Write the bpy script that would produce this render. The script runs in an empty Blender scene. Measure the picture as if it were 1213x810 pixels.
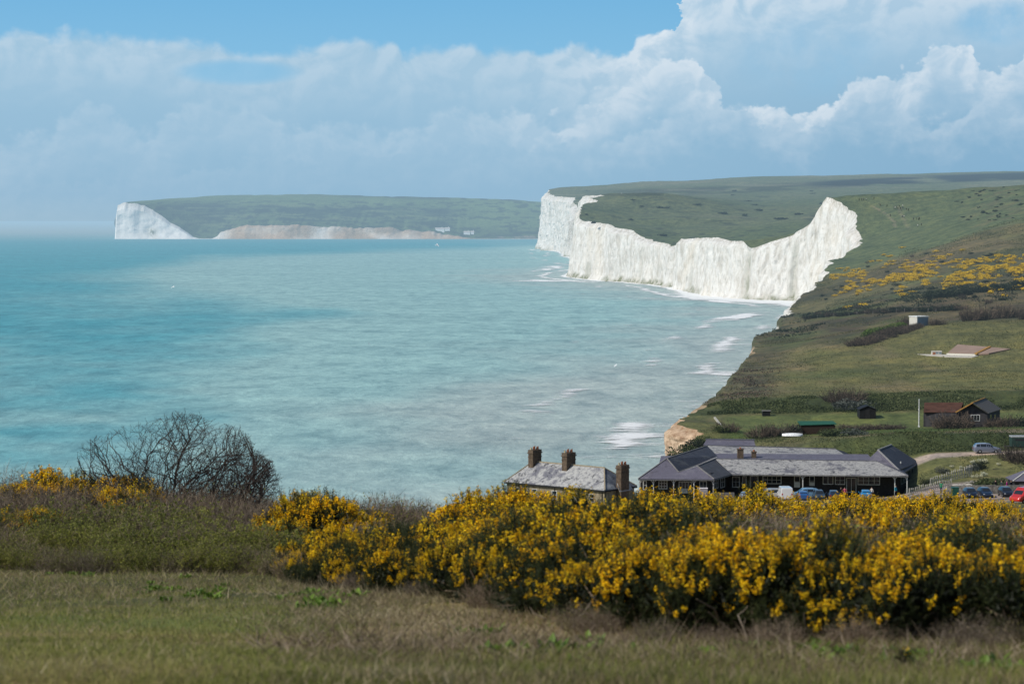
import bpy, math, random
import numpy as np
from mathutils import Vector, Matrix
random.seed(7)
RNG = np.random.default_rng(11)
PI = math.pi
sc = bpy.context.scene
COL = sc.collection

# ------------------------------------------------------------------ camera
F = 2927.0                      # focal length in pixels of a 1213 px wide frame
EYE = 55.0
TH = math.atan(145.0 / F)
CT, ST_ = math.cos(TH), math.sin(TH)
def P(px, row, Y):
    """World point at depth Y seen at (px,row) of the surveyed photograph."""
    u = (px - 606.5) / F; v = (405.0 - row) / F
    k = Y / (CT + v * ST_)
    return Vector((u * k, Y, EYE + (-ST_ + v * CT) * k))
def proj(x, y, z):
    x = np.asarray(x, float); y = np.asarray(y, float); z = np.asarray(z, float) - EYE
    d = y * CT - z * ST_; d = np.where(d < .1, .1, d)
    up = y * ST_ + z * CT
    return 606.5 + F * x / d, 405.0 - F * up / d

cd = bpy.data.cameras.new('camera'); cam = bpy.data.objects.new('camera', cd); COL.objects.link(cam)
cam.location = (0, 0, EYE); cam.rotation_euler = (PI / 2 - TH, 0, 0)
cd.sensor_width = 36; cd.lens = 36 * F / 1213.0
cd.clip_start = .1; cd.clip_end = 120000
cd.dof.use_dof = True; cd.dof.focus_distance = 420; cd.dof.aperture_fstop = 5.0
sc.camera = cam
sc.view_settings.view_transform = 'Standard'; sc.view_settings.look = 'None'
sc.view_settings.exposure = 0; sc.view_settings.gamma = 1
try:
    sc.cycles.use_denoising = True
    sc.cycles.max_bounces = 6; sc.cycles.diffuse_bounces = 3; sc.cycles.glossy_bounces = 3
    sc.cycles.transparent_max_bounces = 8
    sc.cycles.sample_clamp_indirect = 8
except Exception:
    pass

# ------------------------------------------------------------------ noise
def _hash(ix, iy, s):
    h = (ix.astype(np.int64) * 374761393 + iy.astype(np.int64) * 668265263 + s * 1442695041) & 0xffffffff
    h = ((h ^ (h >> 13)) * 1274126177) & 0xffffffff
    h = h ^ (h >> 16)
    return (h & 0xffffff) / float(0xffffff)
def vn(x, y, s=0):
    x = np.asarray(x, float); y = np.asarray(y, float)
    x, y = np.broadcast_arrays(x, y)
    ix = np.floor(x); iy = np.floor(y); fx = x - ix; fy = y - iy
    fx = fx * fx * (3 - 2 * fx); fy = fy * fy * (3 - 2 * fy)
    a = _hash(ix, iy, s); b = _hash(ix + 1, iy, s); c = _hash(ix, iy + 1, s); d = _hash(ix + 1, iy + 1, s)
    return (a + (b - a) * fx + (c - a) * fy + (a - b - c + d) * fx * fy) * 2 - 1
def fbm(x, y, s=0, o=4):
    t = 0; a = 1; n = 0
    for k in range(o):
        t = t + a * vn(np.asarray(x) * 2 ** k + 17.3 * k, np.asarray(y) * 2 ** k + 9.1 * k, s + k); n += a; a *= .5
    return t / n
def sst(a, b, x):
    t = np.clip((np.asarray(x, float) - a) / (b - a), 0, 1); return t * t * (3 - 2 * t)

# ------------------------------------------------------------------ mesh helpers
def npmesh(name, V, polys, mats=(), mi=None, smooth=False, attrs=None, parent=None):
    """polys: list of int arrays (n,k); mi: list of material indexes (scalar or array per poly array)."""
    me = bpy.data.meshes.new(name)
    V = np.asarray(V, np.float32).reshape(-1, 3)
    me.vertices.add(len(V)); me.vertices.foreach_set('co', V.ravel())
    lv = np.concatenate([np.asarray(p, np.int32).ravel() for p in polys])
    tot = np.concatenate([np.full(len(p), np.asarray(p).shape[1], np.int32) for p in polys])
    st = np.concatenate([[0], np.cumsum(tot)[:-1]]).astype(np.int32)
    me.loops.add(len(lv)); me.loops.foreach_set('vertex_index', lv)
    me.polygons.add(len(tot)); me.polygons.foreach_set('loop_start', st); me.polygons.foreach_set('loop_total', tot)
    if mi is not None:
        m = np.concatenate([np.broadcast_to(np.asarray(a, np.int32), (len(p),)) for a, p in zip(mi, polys)])
        me.polygons.foreach_set('material_index', m.astype(np.int32))
    me.polygons.foreach_set('use_smooth', np.full(len(tot), bool(smooth)))
    for m in mats: me.materials.append(m)
    for k, a in (attrs or {}).items():
        a = np.asarray(a, np.float32)
        if a.ndim == 1:
            at = me.attributes.new(k, 'FLOAT', 'POINT'); at.data.foreach_set('value', a)
        else:
            if a.shape[1] == 3: a = np.hstack([a, np.ones((len(a), 1), np.float32)])
            at = me.attributes.new(k, 'FLOAT_COLOR', 'POINT'); at.data.foreach_set('color', a.ravel())
    me.update(calc_edges=True); me.validate()
    o = bpy.data.objects.new(name, me); COL.objects.link(o)
    if parent: o.parent = parent
    return o
def grid_faces(nr, nc):
    i = np.arange(nr * nc).reshape(nr, nc)
    return np.stack([i[:-1, :-1], i[:-1, 1:], i[1:, 1:], i[1:, :-1]], -1).reshape(-1, 4)
def tag(o, label=None, cat=None, group=None, kind=None):
    if label: o['label'] = label
    if cat: o['category'] = cat
    if group: o['group'] = group
    if kind: o['kind'] = kind
    return o
def thing(name, label, cat, loc=(0, 0, 0), rz=0, group=None, scale=None):
    o = bpy.data.objects.new(name, None); COL.objects.link(o)
    o.location = loc; o.rotation_euler = (0, 0, rz)
    if scale: o.scale = scale if hasattr(scale, '__len__') else (scale,) * 3
    return tag(o, label, cat, group)
def copy_tree(o, parent=None):
    c = o.copy(); COL.objects.link(c); c.parent = parent
    for ch in [q for q in o.children]: copy_tree(ch, c)
    return c

class MB:
    """collects shapes and links them as one mesh object"""
    def __init__(s): s.v = []; s.f = []; s.m = []
    def add(s, vs, fs, m=0):
        b = len(s.v); s.v += [tuple(q) for q in vs]; s.f += [[b + i for i in f] for f in fs]; s.m += [m] * len(fs); return s
    def box(s, x0, x1, y0, y1, z0, z1, m=0, M=None):
        vs = [Vector((x, y, z)) for x in (x0, x1) for y in (y0, y1) for z in (z0, z1)]
        if M is not None: vs = [M @ q for q in vs]
        return s.add(vs, [(0, 1, 3, 2), (4, 6, 7, 5), (0, 4, 5, 1), (2, 3, 7, 6), (0, 2, 6, 4), (1, 5, 7, 3)], m)
    def bar(s, a, b, w, h=None, m=0, up=Vector((0, 0, 1))):
        """box beam from a to b, w wide (sideways) and h high"""
        a = Vector(a); b = Vector(b); h = w if h is None else h
        d = (b - a).normalized(); sd = d.cross(up)
        if sd.length < 1e-4: sd = Vector((1, 0, 0))
        sd.normalize(); u = sd.cross(d); sd *= w / 2; u *= h / 2
        vs = [a - sd - u, a + sd - u, a + sd + u, a - sd + u, b - sd - u, b + sd - u, b + sd + u, b - sd + u]
        return s.add(vs, [(0, 3, 2, 1), (4, 5, 6, 7), (0, 1, 5, 4), (1, 2, 6, 5), (2, 3, 7, 6), (3, 0, 4, 7)], m)
    def tube(s, pts, rs, n=6, m=0, cap=True):
        pts = [Vector(p) for p in pts]; b = []
        for i, p in enumerate(pts):
            d = (pts[min(i + 1, len(pts) - 1)] - pts[max(i - 1, 0)]).normalized()
            x = d.cross(Vector((0, 0, 1))) if abs(d.z) < .95 else d.cross(Vector((1, 0, 0)))
            x.normalize(); y = d.cross(x)
            r = rs[i] if hasattr(rs, '__len__') else rs
            b += [p + x * (r * math.cos(2 * PI * k / n)) + y * (r * math.sin(2 * PI * k / n)) for k in range(n)]
        fs = [(i * n + k, i * n + (k + 1) % n, (i + 1) * n + (k + 1) % n, (i + 1) * n + k) for i in range(len(pts) - 1) for k in range(n)]
        if cap: fs += [tuple(range(n))[::-1], tuple((len(pts) - 1) * n + k for k in range(n))]
        return s.add(b, fs, m)
    def slab(s, poly, t, m=0):
        """a planar polygon given thickness t below (normal up)"""
        poly = [Vector(p) for p in poly]; n = len(poly)
        nm = Vector((0, 0, 0))
        for i in range(n):
            a, b = poly[i], poly[(i + 1) % n]
            nm += Vector(((a.y - b.y) * (a.z + b.z), (a.z - b.z) * (a.x + b.x), (a.x - b.x) * (a.y + b.y)))
        nm.normalize()
        if nm.z < 0: nm = -nm; poly = poly[::-1]
        lo = [p - nm * t for p in poly]
        fs = [tuple(range(n)), tuple(range(n, 2 * n))[::-1]] + [(i, i + n, (i + 1) % n + n, (i + 1) % n) for i in range(n)]
        return s.add(poly + lo, fs, m)
    def build(s, name, mats, parent=None, smooth=False, bevel=0):
        me = bpy.data.meshes.new(name); me.from_pydata([tuple(q) for q in s.v], [], s.f)
        for mm in (mats if isinstance(mats, (list, tuple)) else [mats]): me.materials.append(mm)
        me.polygons.foreach_set('material_index', s.m); me.polygons.foreach_set('use_smooth', [smooth] * len(s.f))
        me.update()
        o = bpy.data.objects.new(name, me); COL.objects.link(o)
        if parent: o.parent = parent
        if bevel:
            b = o.modifiers.new('bevel', 'BEVEL'); b.width = bevel; b.segments = 2; b.limit_method = 'ANGLE'
        return o

# ------------------------------------------------------------------ materials
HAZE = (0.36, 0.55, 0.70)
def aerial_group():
    g = bpy.data.node_groups.new('painted distance haze', 'ShaderNodeTree')
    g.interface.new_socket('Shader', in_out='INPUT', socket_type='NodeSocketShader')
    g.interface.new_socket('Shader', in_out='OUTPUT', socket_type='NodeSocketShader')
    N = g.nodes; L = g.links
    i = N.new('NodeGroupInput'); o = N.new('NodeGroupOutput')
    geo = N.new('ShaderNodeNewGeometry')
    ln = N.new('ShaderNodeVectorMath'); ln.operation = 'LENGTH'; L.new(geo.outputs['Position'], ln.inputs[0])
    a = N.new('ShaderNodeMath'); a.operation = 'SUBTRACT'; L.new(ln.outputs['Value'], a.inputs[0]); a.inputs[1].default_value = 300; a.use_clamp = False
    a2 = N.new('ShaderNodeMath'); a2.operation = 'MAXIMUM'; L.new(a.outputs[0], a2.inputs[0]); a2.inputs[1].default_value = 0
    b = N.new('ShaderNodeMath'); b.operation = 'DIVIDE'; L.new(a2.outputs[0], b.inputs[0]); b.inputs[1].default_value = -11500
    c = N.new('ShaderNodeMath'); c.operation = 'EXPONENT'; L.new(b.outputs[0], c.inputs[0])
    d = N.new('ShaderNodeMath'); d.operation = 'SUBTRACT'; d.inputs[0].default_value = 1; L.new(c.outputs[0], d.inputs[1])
    em = N.new('ShaderNodeEmission'); em.inputs[0].default_value = HAZE + (1,)  # haze is painted: emission mixed into each surface by distance
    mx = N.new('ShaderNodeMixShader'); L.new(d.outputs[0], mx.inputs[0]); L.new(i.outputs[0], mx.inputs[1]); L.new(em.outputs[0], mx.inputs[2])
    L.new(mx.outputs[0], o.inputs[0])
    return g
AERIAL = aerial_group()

class NT:
    """terse node builder"""
    def __init__(s, name):
        s.m = bpy.data.materials.new(name); s.m.use_nodes = True
        s.t = s.m.node_tree; s.N = s.t.nodes; s.L = s.t.links
        s.N.clear(); s.out = s.N.new('ShaderNodeOutputMaterial'); s._p = None
    def n(s, typ, **k):
        q = s.N.new(typ)
        for a, b in k.items(): setattr(q, a, b)
        return q
    def put(s, sock, v):
        if v is None: return
        if hasattr(v, 'is_linked') or hasattr(v, 'links'): s.L.new(v, sock)
        else:
            if isinstance(v, (tuple, list)) and len(v) == 3 and sock.type == 'RGBA': v = tuple(v) + (1,)
            sock.default_value = v
    def pos(s):
        if not s._p: s._p = s.n('ShaderNodeNewGeometry').outputs['Position']
        return s._p
    def obj(s): return s.n('ShaderNodeTexCoord').outputs['Object']
    def attr(s, k, col=False):
        q = s.n('ShaderNodeAttribute', attribute_name=k); return q.outputs['Color' if col else 'Fac']
    def mp(s, v, sc=(1, 1, 1), rot=(0, 0, 0)):
        q = s.n('ShaderNodeMapping'); s.put(q.inputs[0], v); q.inputs['Scale'].default_value = sc; q.inputs['Rotation'].default_value = rot
        return q.outputs[0]
    def noise(s, v, scale, detail=4, rough=.55, dist=0):
        q = s.n('ShaderNodeTexNoise'); s.put(q.inputs['Vector'], v); q.inputs['Scale'].default_value = scale
        q.inputs['Detail'].default_value = detail; q.inputs['Roughness'].default_value = rough; q.inputs['Distortion'].default_value = dist
        return q.outputs['Fac']
    def mr(s, v, a, b, c=0., d=1., smooth=False):
        q = s.n('ShaderNodeMapRange'); q.clamp = True
        if smooth: q.interpolation_type = 'SMOOTHSTEP'
        s.put(q.inputs[0], v)
        for i, z in enumerate((a, b, c, d)): s.put(q.inputs[i + 1], z)
        return q.outputs[0]
    def math(s, op, a, b=None, c=None):
        q = s.n('ShaderNodeMath', operation=op)
        s.put(q.inputs[0], a); s.put(q.inputs[1], b)
        if c is not None: s.put(q.inputs[2], c)
        return q.outputs[0]
    def mix(s, f, a, b, mode='MIX'):
        q = s.n('ShaderNodeMix', data_type='RGBA', blend_type=mode)
        s.put(q.inputs[0], f); s.put(q.inputs[6], a); s.put(q.inputs[7], b); return q.outputs[2]
    def ramp(s, f, stops):
        q = s.n('ShaderNodeValToRGB'); s.put(q.inputs[0], f); r = q.color_ramp
        while len(r.elements) < len(stops): r.elements.new(.5)
        for e, (p, c) in zip(r.elements, stops): e.position = p; e.color = tuple(c) + (1,)
        return q.outputs[0]
    def bump(s, h, st=.3, dist=.1):
        q = s.n('ShaderNodeBump'); s.put(q.inputs['Height'], h); q.inputs['Strength'].default_value = st; q.inputs['Distance'].default_value = dist
        return q.outputs[0]
    def bsdf(s, col, rough=.7, spec=.3, normal=None, metal=0., **k):
        q = s.n('ShaderNodeBsdfPrincipled'); s.put(q.inputs['Base Color'], col); s.put(q.inputs['Roughness'], rough)
        s.put(q.inputs['Specular IOR Level'], spec); s.put(q.inputs['Metallic'], metal)
        if normal is not None: s.L.new(normal, q.inputs['Normal'])
        for a, b in k.items(): s.put(q.inputs[a], b)
        return q.outputs[0]
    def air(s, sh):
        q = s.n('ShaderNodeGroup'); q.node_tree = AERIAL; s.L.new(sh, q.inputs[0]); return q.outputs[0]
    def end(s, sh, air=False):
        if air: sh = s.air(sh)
        s.L.new(sh, s.out.inputs['Surface']); return s.m

def simple(name, col, rough=.7, spec=.3, var=.25, scale=3., air=False, metal=0., bump=0):
    """painted / plain surface with blotchy procedural variation"""
    t = NT(name); n = t.noise(t.obj(), scale, 5, .6)
    lo = tuple(c * (1 - var) for c in col); hi = tuple(min(1, c * (1 + var)) for c in col)
    c = t.mix(t.mr(n, .3, .7), lo, hi)
    nb = t.bump(n, bump, .05) if bump else None
    return t.end(t.bsdf(c, rough, spec, nb, metal), air)
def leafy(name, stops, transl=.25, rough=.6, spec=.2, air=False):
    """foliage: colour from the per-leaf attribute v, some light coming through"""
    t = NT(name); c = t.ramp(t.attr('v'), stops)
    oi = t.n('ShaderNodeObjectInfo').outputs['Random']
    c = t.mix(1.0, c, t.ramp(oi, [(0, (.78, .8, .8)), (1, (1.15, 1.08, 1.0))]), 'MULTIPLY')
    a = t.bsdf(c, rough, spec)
    if transl:
        b = t.n('ShaderNodeBsdfTranslucent'); t.put(b.inputs[0], c)
        mx = t.n('ShaderNodeMixShader'); mx.inputs[0].default_value = transl
        t.L.new(a, mx.inputs[1]); t.L.new(b.outputs[0], mx.inputs[2]); a = mx.outputs[0]
    return t.end(a, air)

# ------------------------------------------------------------------ light
SUN = Vector((-1.0, -.52, 0)).normalized() * math.cos(math.radians(41)); SUN.z = math.sin(math.radians(41))
ld = bpy.data.lights.new('sun', 'SUN'); ld.energy = 3.8; ld.angle = math.radians(.5); ld.color = (1, .955, .88)
lo = bpy.data.objects.new('sun', ld); COL.objects.link(lo); lo.rotation_euler = SUN.to_track_quat('Z', 'Y').to_euler()
lo.location = (-50, 0, 120)

# ------------------------------------------------------------------ sky with cloud layers (all in the world shader, by direction)
def make_world():
    w = bpy.data.worlds.new('World'); sc.world = w; w.use_nodes = True
    t = NT.__new__(NT); t.t = w.node_tree; t.N = t.t.nodes; t.L = t.t.links; t.N.clear(); t._p = None
    out = t.N.new('ShaderNodeOutputWorld')
    sky = t.n('ShaderNodeTexSky', sky_type='NISHITA'); sky.sun_disc = False
    sky.sun_elevation = math.radians(41); sky.sun_rotation = math.atan2(SUN.x, SUN.y); sky.altitude = 60
    sky.air_density = 1.0; sky.dust_density = .6; sky.ozone_density = 1.6
    bg1 = t.n('ShaderNodeBackground'); bg1.inputs[1].default_value = .10; t.L.new(sky.outputs[0], bg1.inputs[0]); t.L.new(bg1.outputs[0], out.inputs[0])
    w.cycles.sampling_method = 'MANUAL'; w.cycles.sample_map_resolution = 256
    # cloud backdrop: a wide curved shell of cloudy air standing 80 km out over the sea
    R = 80000.; azs = np.radians(np.linspace(-75, 75, 61)); els = np.radians(np.concatenate([np.linspace(-.4, 8, 12), np.linspace(10, 32, 12)]))
    A, E = np.meshgrid(azs, els); V = np.stack([R * np.sin(A) * np.cos(E), R * np.cos(A) * np.cos(E), R * np.sin(E) + EYE], -1).reshape(-1, 3)
    t = NT('cloudy sky')
    pv = t.n('ShaderNodeVectorMath', operation='SUBTRACT'); t.L.new(t.pos(), pv.inputs[0]); pv.inputs[1].default_value = (0, 0, EYE)
    pn = t.n('ShaderNodeVectorMath', operation='NORMALIZE'); t.L.new(pv.outputs[0], pn.inputs[0]); gen = pn.outputs[0]
    sp = t.n('ShaderNodeSeparateXYZ'); t.L.new(gen, sp.inputs[0])
    az = t.math('ARCTAN2', sp.outputs[0], sp.outputs[1]); el = t.math('ARCSINE', sp.outputs[2])
    u = t.math('ADD', t.math('MULTIPLY', az, F), 606.5)        # column-like azimuth scale
    v = t.math('SUBTRACT', 260.0, t.math('MULTIPLY', el, F))    # row-like elevation scale
    cm = t.n('ShaderNodeCombineXYZ'); t.L.new(u, cm.inputs[0]); t.L.new(v, cm.inputs[1]); uv = cm.outputs[0]
    clear = t.ramp(t.mr(v, -160, 150), [(0, (.135, .40, .70)), (.5, (.18, .46, .735)), (.8, (.24, .52, .76)), (1, (.28, .54, .76))])
    hazec = t.ramp(t.mr(v, 0, 262), [(0, (.28, .51, .70)), (.35, (.325, .53, .70)), (.65, (.305, .505, .675)), (.88, (.295, .485, .65)), (1, (.335, .505, .64))])
    hazec = t.mix(t.mr(u, 560, 1250, 0, .8, True), hazec, t.ramp(t.mr(v, 60, 262), [(0, (.33, .53, .71)), (.5, (.235, .43, .61)), (1, (.215, .40, .585))]))
    def layer(knots, amp, scale, edge, white, fade, seed, lump, wc=(.86, .90, .94)):
        """returns (mask, colour): a cloud bank whose top outline follows the knots, bright at the top and melting into haze below"""
        fc = t.n('ShaderNodeFloatCurve'); c = fc.mapping.curves[0]
        x0, x1, y0, y1 = -400., 1600., 320., -120.
        wq = t.noise(t.mp(uv, (.016, .02, 1)), 1, 5, .6)
        uw = t.math('ADD', u, t.math('MULTIPLY', t.math('SUBTRACT', wq, .5), t.mr(u, 560, 800, 20, 75)))
        t.put(fc.inputs['Value'], t.mr(uw, x0, x1))
        pts = [((a - x0) / (x1 - x0), (b - y0) / (y1 - y0)) for a, b in knots]
        c.points[0].location = (0, pts[0][1]); c.points[1].location = (1, pts[-1][1])
        for p in pts: c.points.new(*p)
        for p in c.points: p.handle_type = 'AUTO_CLAMPED'
        fc.mapping.update()
        top = t.mr(fc.outputs[0], 0, 1, y0, y1)
        q = t.mp(uv, (1 / scale, 1.15 / scale, 1)); vq = t.n('ShaderNodeVectorMath', operation='ADD'); t.L.new(q, vq.inputs[0]); vq.inputs[1].default_value = (seed * 7.7, seed * 3.1, seed)
        n = t.noise(vq.outputs[0], 1, 7, .56, .35)
        vor = t.n('ShaderNodeTexVoronoi', feature='SMOOTH_F1'); t.L.new(vq.outputs[0], vor.inputs['Vector']); vor.inputs['Scale'].default_value = 1.9; vor.inputs['Smoothness'].default_value = .5
        try: vor.inputs['Detail'].default_value = 2
        except Exception: pass
        nn = t.math('SUBTRACT', t.math('MULTIPLY', t.math('SUBTRACT', n, .5), 2.2), t.math('SUBTRACT', vor.outputs['Distance'], .42))
        dep = t.math('ADD', t.math('SUBTRACT', v, top), t.math('MULTIPLY', nn, amp))
        mask = t.mr(dep, t.math('MULTIPLY', edge, -1.0), edge, 0, 1, True)
        # sunlit puffs: noise sampled toward the light against noise here
        ofs = t.n('ShaderNodeVectorMath', operation='ADD'); t.L.new(vq.outputs[0], ofs.inputs[0]); ofs.inputs[1].default_value = (-.16, -.17, 0)
        n2 = t.noise(ofs.outputs[0], 1, 5, .5, .35)
        lit = t.mr(t.math('SUBTRACT', n, n2), -.085, .085, 0, 1)
        puff = t.mr(t.math('SUBTRACT', .75, vor.outputs['Distance']), .05, .7)
        k = t.math('MULTIPLY', t.mr(dep, 0, fade, 1, 0, True), t.math('ADD', 1 - lump, t.math('MULTIPLY', t.math('ADD', t.math('MULTIPLY', lit, .65), t.math('MULTIPLY', puff, .35)), lump)))
        k = t.math('MULTIPLY', k, white)
        return mask, t.mix(k, hazec, wc)
    ramp_r = t.mr(u, 600, 840, .37, .98, True)
    L1 = [(-400, 60), (-100, 46), (0, 42), (180, 43), (215, 48), (285, 58), (318, 66), (345, 60), (400, 52), (440, 49), (466, 51), (474, 66), (488, 60), (505, 55), (600, 54), (735, 53), (760, 44), (790, 38), (799, 14), (806, -20), (840, -60), (1000, -85), (1600, -90)]
    L2 = [(-400, 190), (0, 165), (60, 150), (130, 128), (170, 150), (240, 112), (310, 118), (345, 150), (420, 140), (480, 148), (560, 122), (640, 135), (700, 108), (755, 70), (800, 58), (845, 95), (880, 122), (960, 118), (1005, 92), (1040, 82), (1065, 84), (1085, 70), (1120, 45), (1160, 80), (1180, 75), (1213, 45), (1600, 40)]
    L3 = [(-400, 235), (0, 215), (200, 200), (400, 175), (560, 165), (640, 160), (720, 150), (800, 130), (850, 118), (900, 126), (940, 145), (1010, 112), (1050, 118), (1100, 140), (1160, 118), (1213, 130), (1600, 120)]
    m1, c1 = layer(L1, 15, 58, t.mr(u, 560, 800, 9, 3.5), ramp_r, t.mr(u, 560, 820, 95, 190), 1.0, .72)
    m2, c2 = layer(L2, 24, 44, t.mr(u, 560, 800, 9, 4), t.mr(u, 480, 820, .20, .74, True), 95, 2.3, .62)
    m3, c3 = layer(L3, 24, 36, 8, t.mr(u, 480, 900, .08, .34, True), 60, 5.1, .62)
    # wedge of clear air under the left stratus, thin gap in the right cumulus
    def blob(cx, cy, rx, ry):
        a = t.math('POWER', t.math('DIVIDE', t.math('SUBTRACT', u, cx), rx), 2.0); b = t.math('POWER', t.math('DIVIDE', t.math('SUBTRACT', v, cy), ry), 2.0)
        return t.mr(t.math('ADD', a, b), 0.2, 1.1, 1, 0, True)
    gapn = t.mr(t.noise(uv, .02, 5, .6), .35, .6)
    m1 = t.math('MULTIPLY', m1, t.math('SUBTRACT', 1.0, t.math('MULTIPLY', blob(285, 88, 80, 17), .8)))
    m1 = t.math('MULTIPLY', m1, t.math('SUBTRACT', 1.0, t.math('MULTIPLY', t.math('MULTIPLY', blob(1172, 34, 55, 30), gapn), .5)))
    m1 = t.math('MULTIPLY', m1, t.math('SUBTRACT', 1.0, t.math('MULTIPLY', t.math('MULTIPLY', blob(960, 72, 95, 52), gapn), .25)))
    c12 = t.mix(m2, c1, c2); cc = t.mix(m3, c12, c3)
    mask = t.math('MAXIMUM', t.math('MAXIMUM', m1, m2), m3)
    mask = t.math('MAXIMUM', mask, t.mr(v, 105, 200, 0, 1, True))
    em = t.n('ShaderNodeEmission'); t.put(em.inputs[0], t.mix(mask, clear, cc)); tr = t.n('ShaderNodeBsdfTransparent')
    mx = t.n('ShaderNodeMixShader'); t.put(mx.inputs[0], t.mr(v, -1150, -500, 0, 1, True)); t.L.new(tr.outputs[0], mx.inputs[1]); t.L.new(em.outputs[0], mx.inputs[2])
    t.L.new(mx.outputs[0], t.out.inputs[0])
    try: t.m.cycles.emission_sampling = 'NONE'
    except Exception: pass
    o = npmesh('sky', V, [grid_faces(len(els), len(azs))], [t.m], smooth=True); tag(o, kind='structure')
make_world()

# ------------------------------------------------------------------ terrain height field
# coast edge (top of the cliff) and inland heights at survey stations: y -> [(column,row) ...], first entry is the cliff edge
def plane_z(y):
    return np.where(y < 11, 52.93 + (11 - np.asarray(y, float)) * .035, 54.25 - .12 * np.asarray(y, float))
STN = {}
for y, cx in ((-80, -150), (0, -130), (100, -100), (200, -64), (300, -24)):
    STN[y] = ([cx, 200], [float(plane_z(y)), float(plane_z(y)) + (0.0 if y < 250 else 1.0)])
RAW = {
 330: [(555, 612), (900, 606), (1213, 597)], 372: [(548, 606), (760, 606), (1000, 597), (1100, 591), (1213, 588)],
 388: [(570, 606), (740, 602), (880, 592), (1060, 590), (1100, 580), (1213, 578)],
 396: [(660, 602), (740, 598), (866, 591), (1068, 589), (1092, 576), (1213, 569)],
 408: [(755, 592), (866, 590), (1068, 588), (1092, 568), (1120, 562), (1213, 554)],
 420: [(772, 575), (860, 579), (1060, 565), (1090, 540), (1213, 535)],
 428: [(782, 562), (860, 568), (1000, 545), (1060, 532), (1213, 531)],
 436: [(792, 550), (860, 552), (940, 530), (1000, 520), (1060, 513), (1213, 513)],
 450: [(815, 530), (860, 528), (940, 518), (1213, 508)], 458: [(831, 513), (900, 515), (1213, 506)],
 470: [(806, 502), (870, 507), (1000, 507), (1213, 504)], 490: [(812, 494), (870, 493), (1000, 490), (1213, 489)],
 510: [(834, 482), (860, 474), (1000, 468), (1213, 463)], 560: [(852, 466), (1213, 445)], 600: [(866, 450), (1213, 431)],
 700: [(886, 424), (1090, 387), (1213, 379)], 780: [(896, 408), (1213, 360)], 900: [(916, 389), (1100, 350), (1213, 335)],
 1090: [(941, 369), (1213, 296)], 1250: [(968, 335), (1213, 265)], 1400: [(1000, 305), (1213, 240)],
 1520: [(1019, 285), (1213, 226)], 1560: [(1017, 267), (1213, 223)], 1600: [(1009, 250), (1213, 220)], 1640: [(985, 234), (1213, 218.5)],
 1650: [(968, 251), (1040, 241), (1213, 222)], 1664: [(957, 269), (1213, 229)], 1680: [(925, 283), (1213, 233)],
 1700: [(893, 294), (1000, 266), (1213, 238)], 1720: [(885, 286), (1000, 268), (1213, 240)], 1790: [(850, 282), (900, 290), (1000, 272), (1213, 243)],
 1950: [(812, 284), (900, 285), (1213, 245)], 1990: [(804, 293), (900, 283), (1213, 246)], 2118: [(770, 285), (850, 280), (900, 275), (1213, 246)],
 2160: [(745, 274), (800, 282), (900, 272), (1213, 244)], 2236: [(718, 264), (800, 276), (900, 268), (1213, 242)],
 2300: [(700, 263), (800, 272), (900, 265), (1213, 240)], 2370: [(688, 259), (800, 268), (900, 262), (1213, 238)],
 2400: [(685, 250), (750, 258), (900, 260), (1213, 237)], 2480: [(692, 243), (750, 252), (900, 257), (1213, 235)],
 2600: [(706, 234), (735, 229.5), (785, 229), (900, 250), (1213, 233)], 3000: [(742, 230.5), (785, 229), (900, 242), (1213, 229)],
 3300: [(707, 232), (735, 231), (765, 229), (900, 237), (1213, 226)], 3500: [(692, 233), (765, 230), (900, 233), (1213, 222)],
 3620: [(689, 244), (765, 230), (900, 231), (1213, 220)], 3720: [(687, 260), (765, 230), (900, 228), (1213, 219)],
 3850: [(684, 258), (765, 228), (900, 225), (1213, 217)], 3950: [(682, 240), (765, 226), (900, 222), (1213, 215)],
 4130: [(677, 234), (765, 223), (900, 219), (1213, 213)], 4300: [(665, 233), (765, 221), (900, 217), (1213, 211)],
 4500: [(656, 232), (765, 219), (900, 214), (1213, 208)], 4735: [(650, 228), (765, 217), (900, 212), (1213, 206)],
 4820: [(653, 225), (765, 216), (900, 211), (1213, 205)], 5000: [(690, 221), (765, 216), (900, 210), (1213, 203)],
 5400: [(760, 236), (900, 226), (1213, 214)]}
for y, kn in RAW.items():
    pts = [P(a, b, y) for a, b in kn]
    STN[y] = ([p.x for p in pts], [p.z for p in pts])
SY = np.array(sorted(STN)); XG = np.arange(-260, 2600, 4.0)
ZG = np.array([np.interp(XG, *STN[y]) for y in SY]); CX = np.array([STN[y][0][0] for y in SY])
def pchip_w(xs, ys, x):
    """monotone cubic along axis 0"""
    xs = np.asarray(xs, float); h = np.diff(xs); d = np.diff(ys, axis=0) / (h[:, None] if ys.ndim > 1 else h)
    m = np.zeros_like(ys, dtype=float); a, b = d[:-1], d[1:]
    with np.errstate(divide='ignore', invalid='ignore'):
        hm = 2 * a * b / (a + b)
    m[1:-1] = np.where(a * b > 0, hm, 0); m[0] = d[0]; m[-1] = d[-1]
    i = np.clip(np.searchsorted(xs, x) - 1, 0, len(xs) - 2); t = (x - xs[i]) / h[i]; hh = h[i]
    if ys.ndim > 1: t = t[:, None]; hh = hh[:, None]
    return ((1 + 2 * t) * (1 - t) ** 2) * ys[i] + t * (1 - t) ** 2 * hh * m[i] + t * t * (3 - 2 * t) * ys[i + 1] + t * t * (t - 1) * hh * m[i + 1]
YF = np.concatenate([np.arange(-80, 330, 5), np.arange(330, 520, 1.0), np.arange(520, 1640, 5), np.arange(1640, 2500, 4), np.arange(2500, 5401, 20)])
ZF = pchip_w(SY, ZG, YF)
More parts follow.
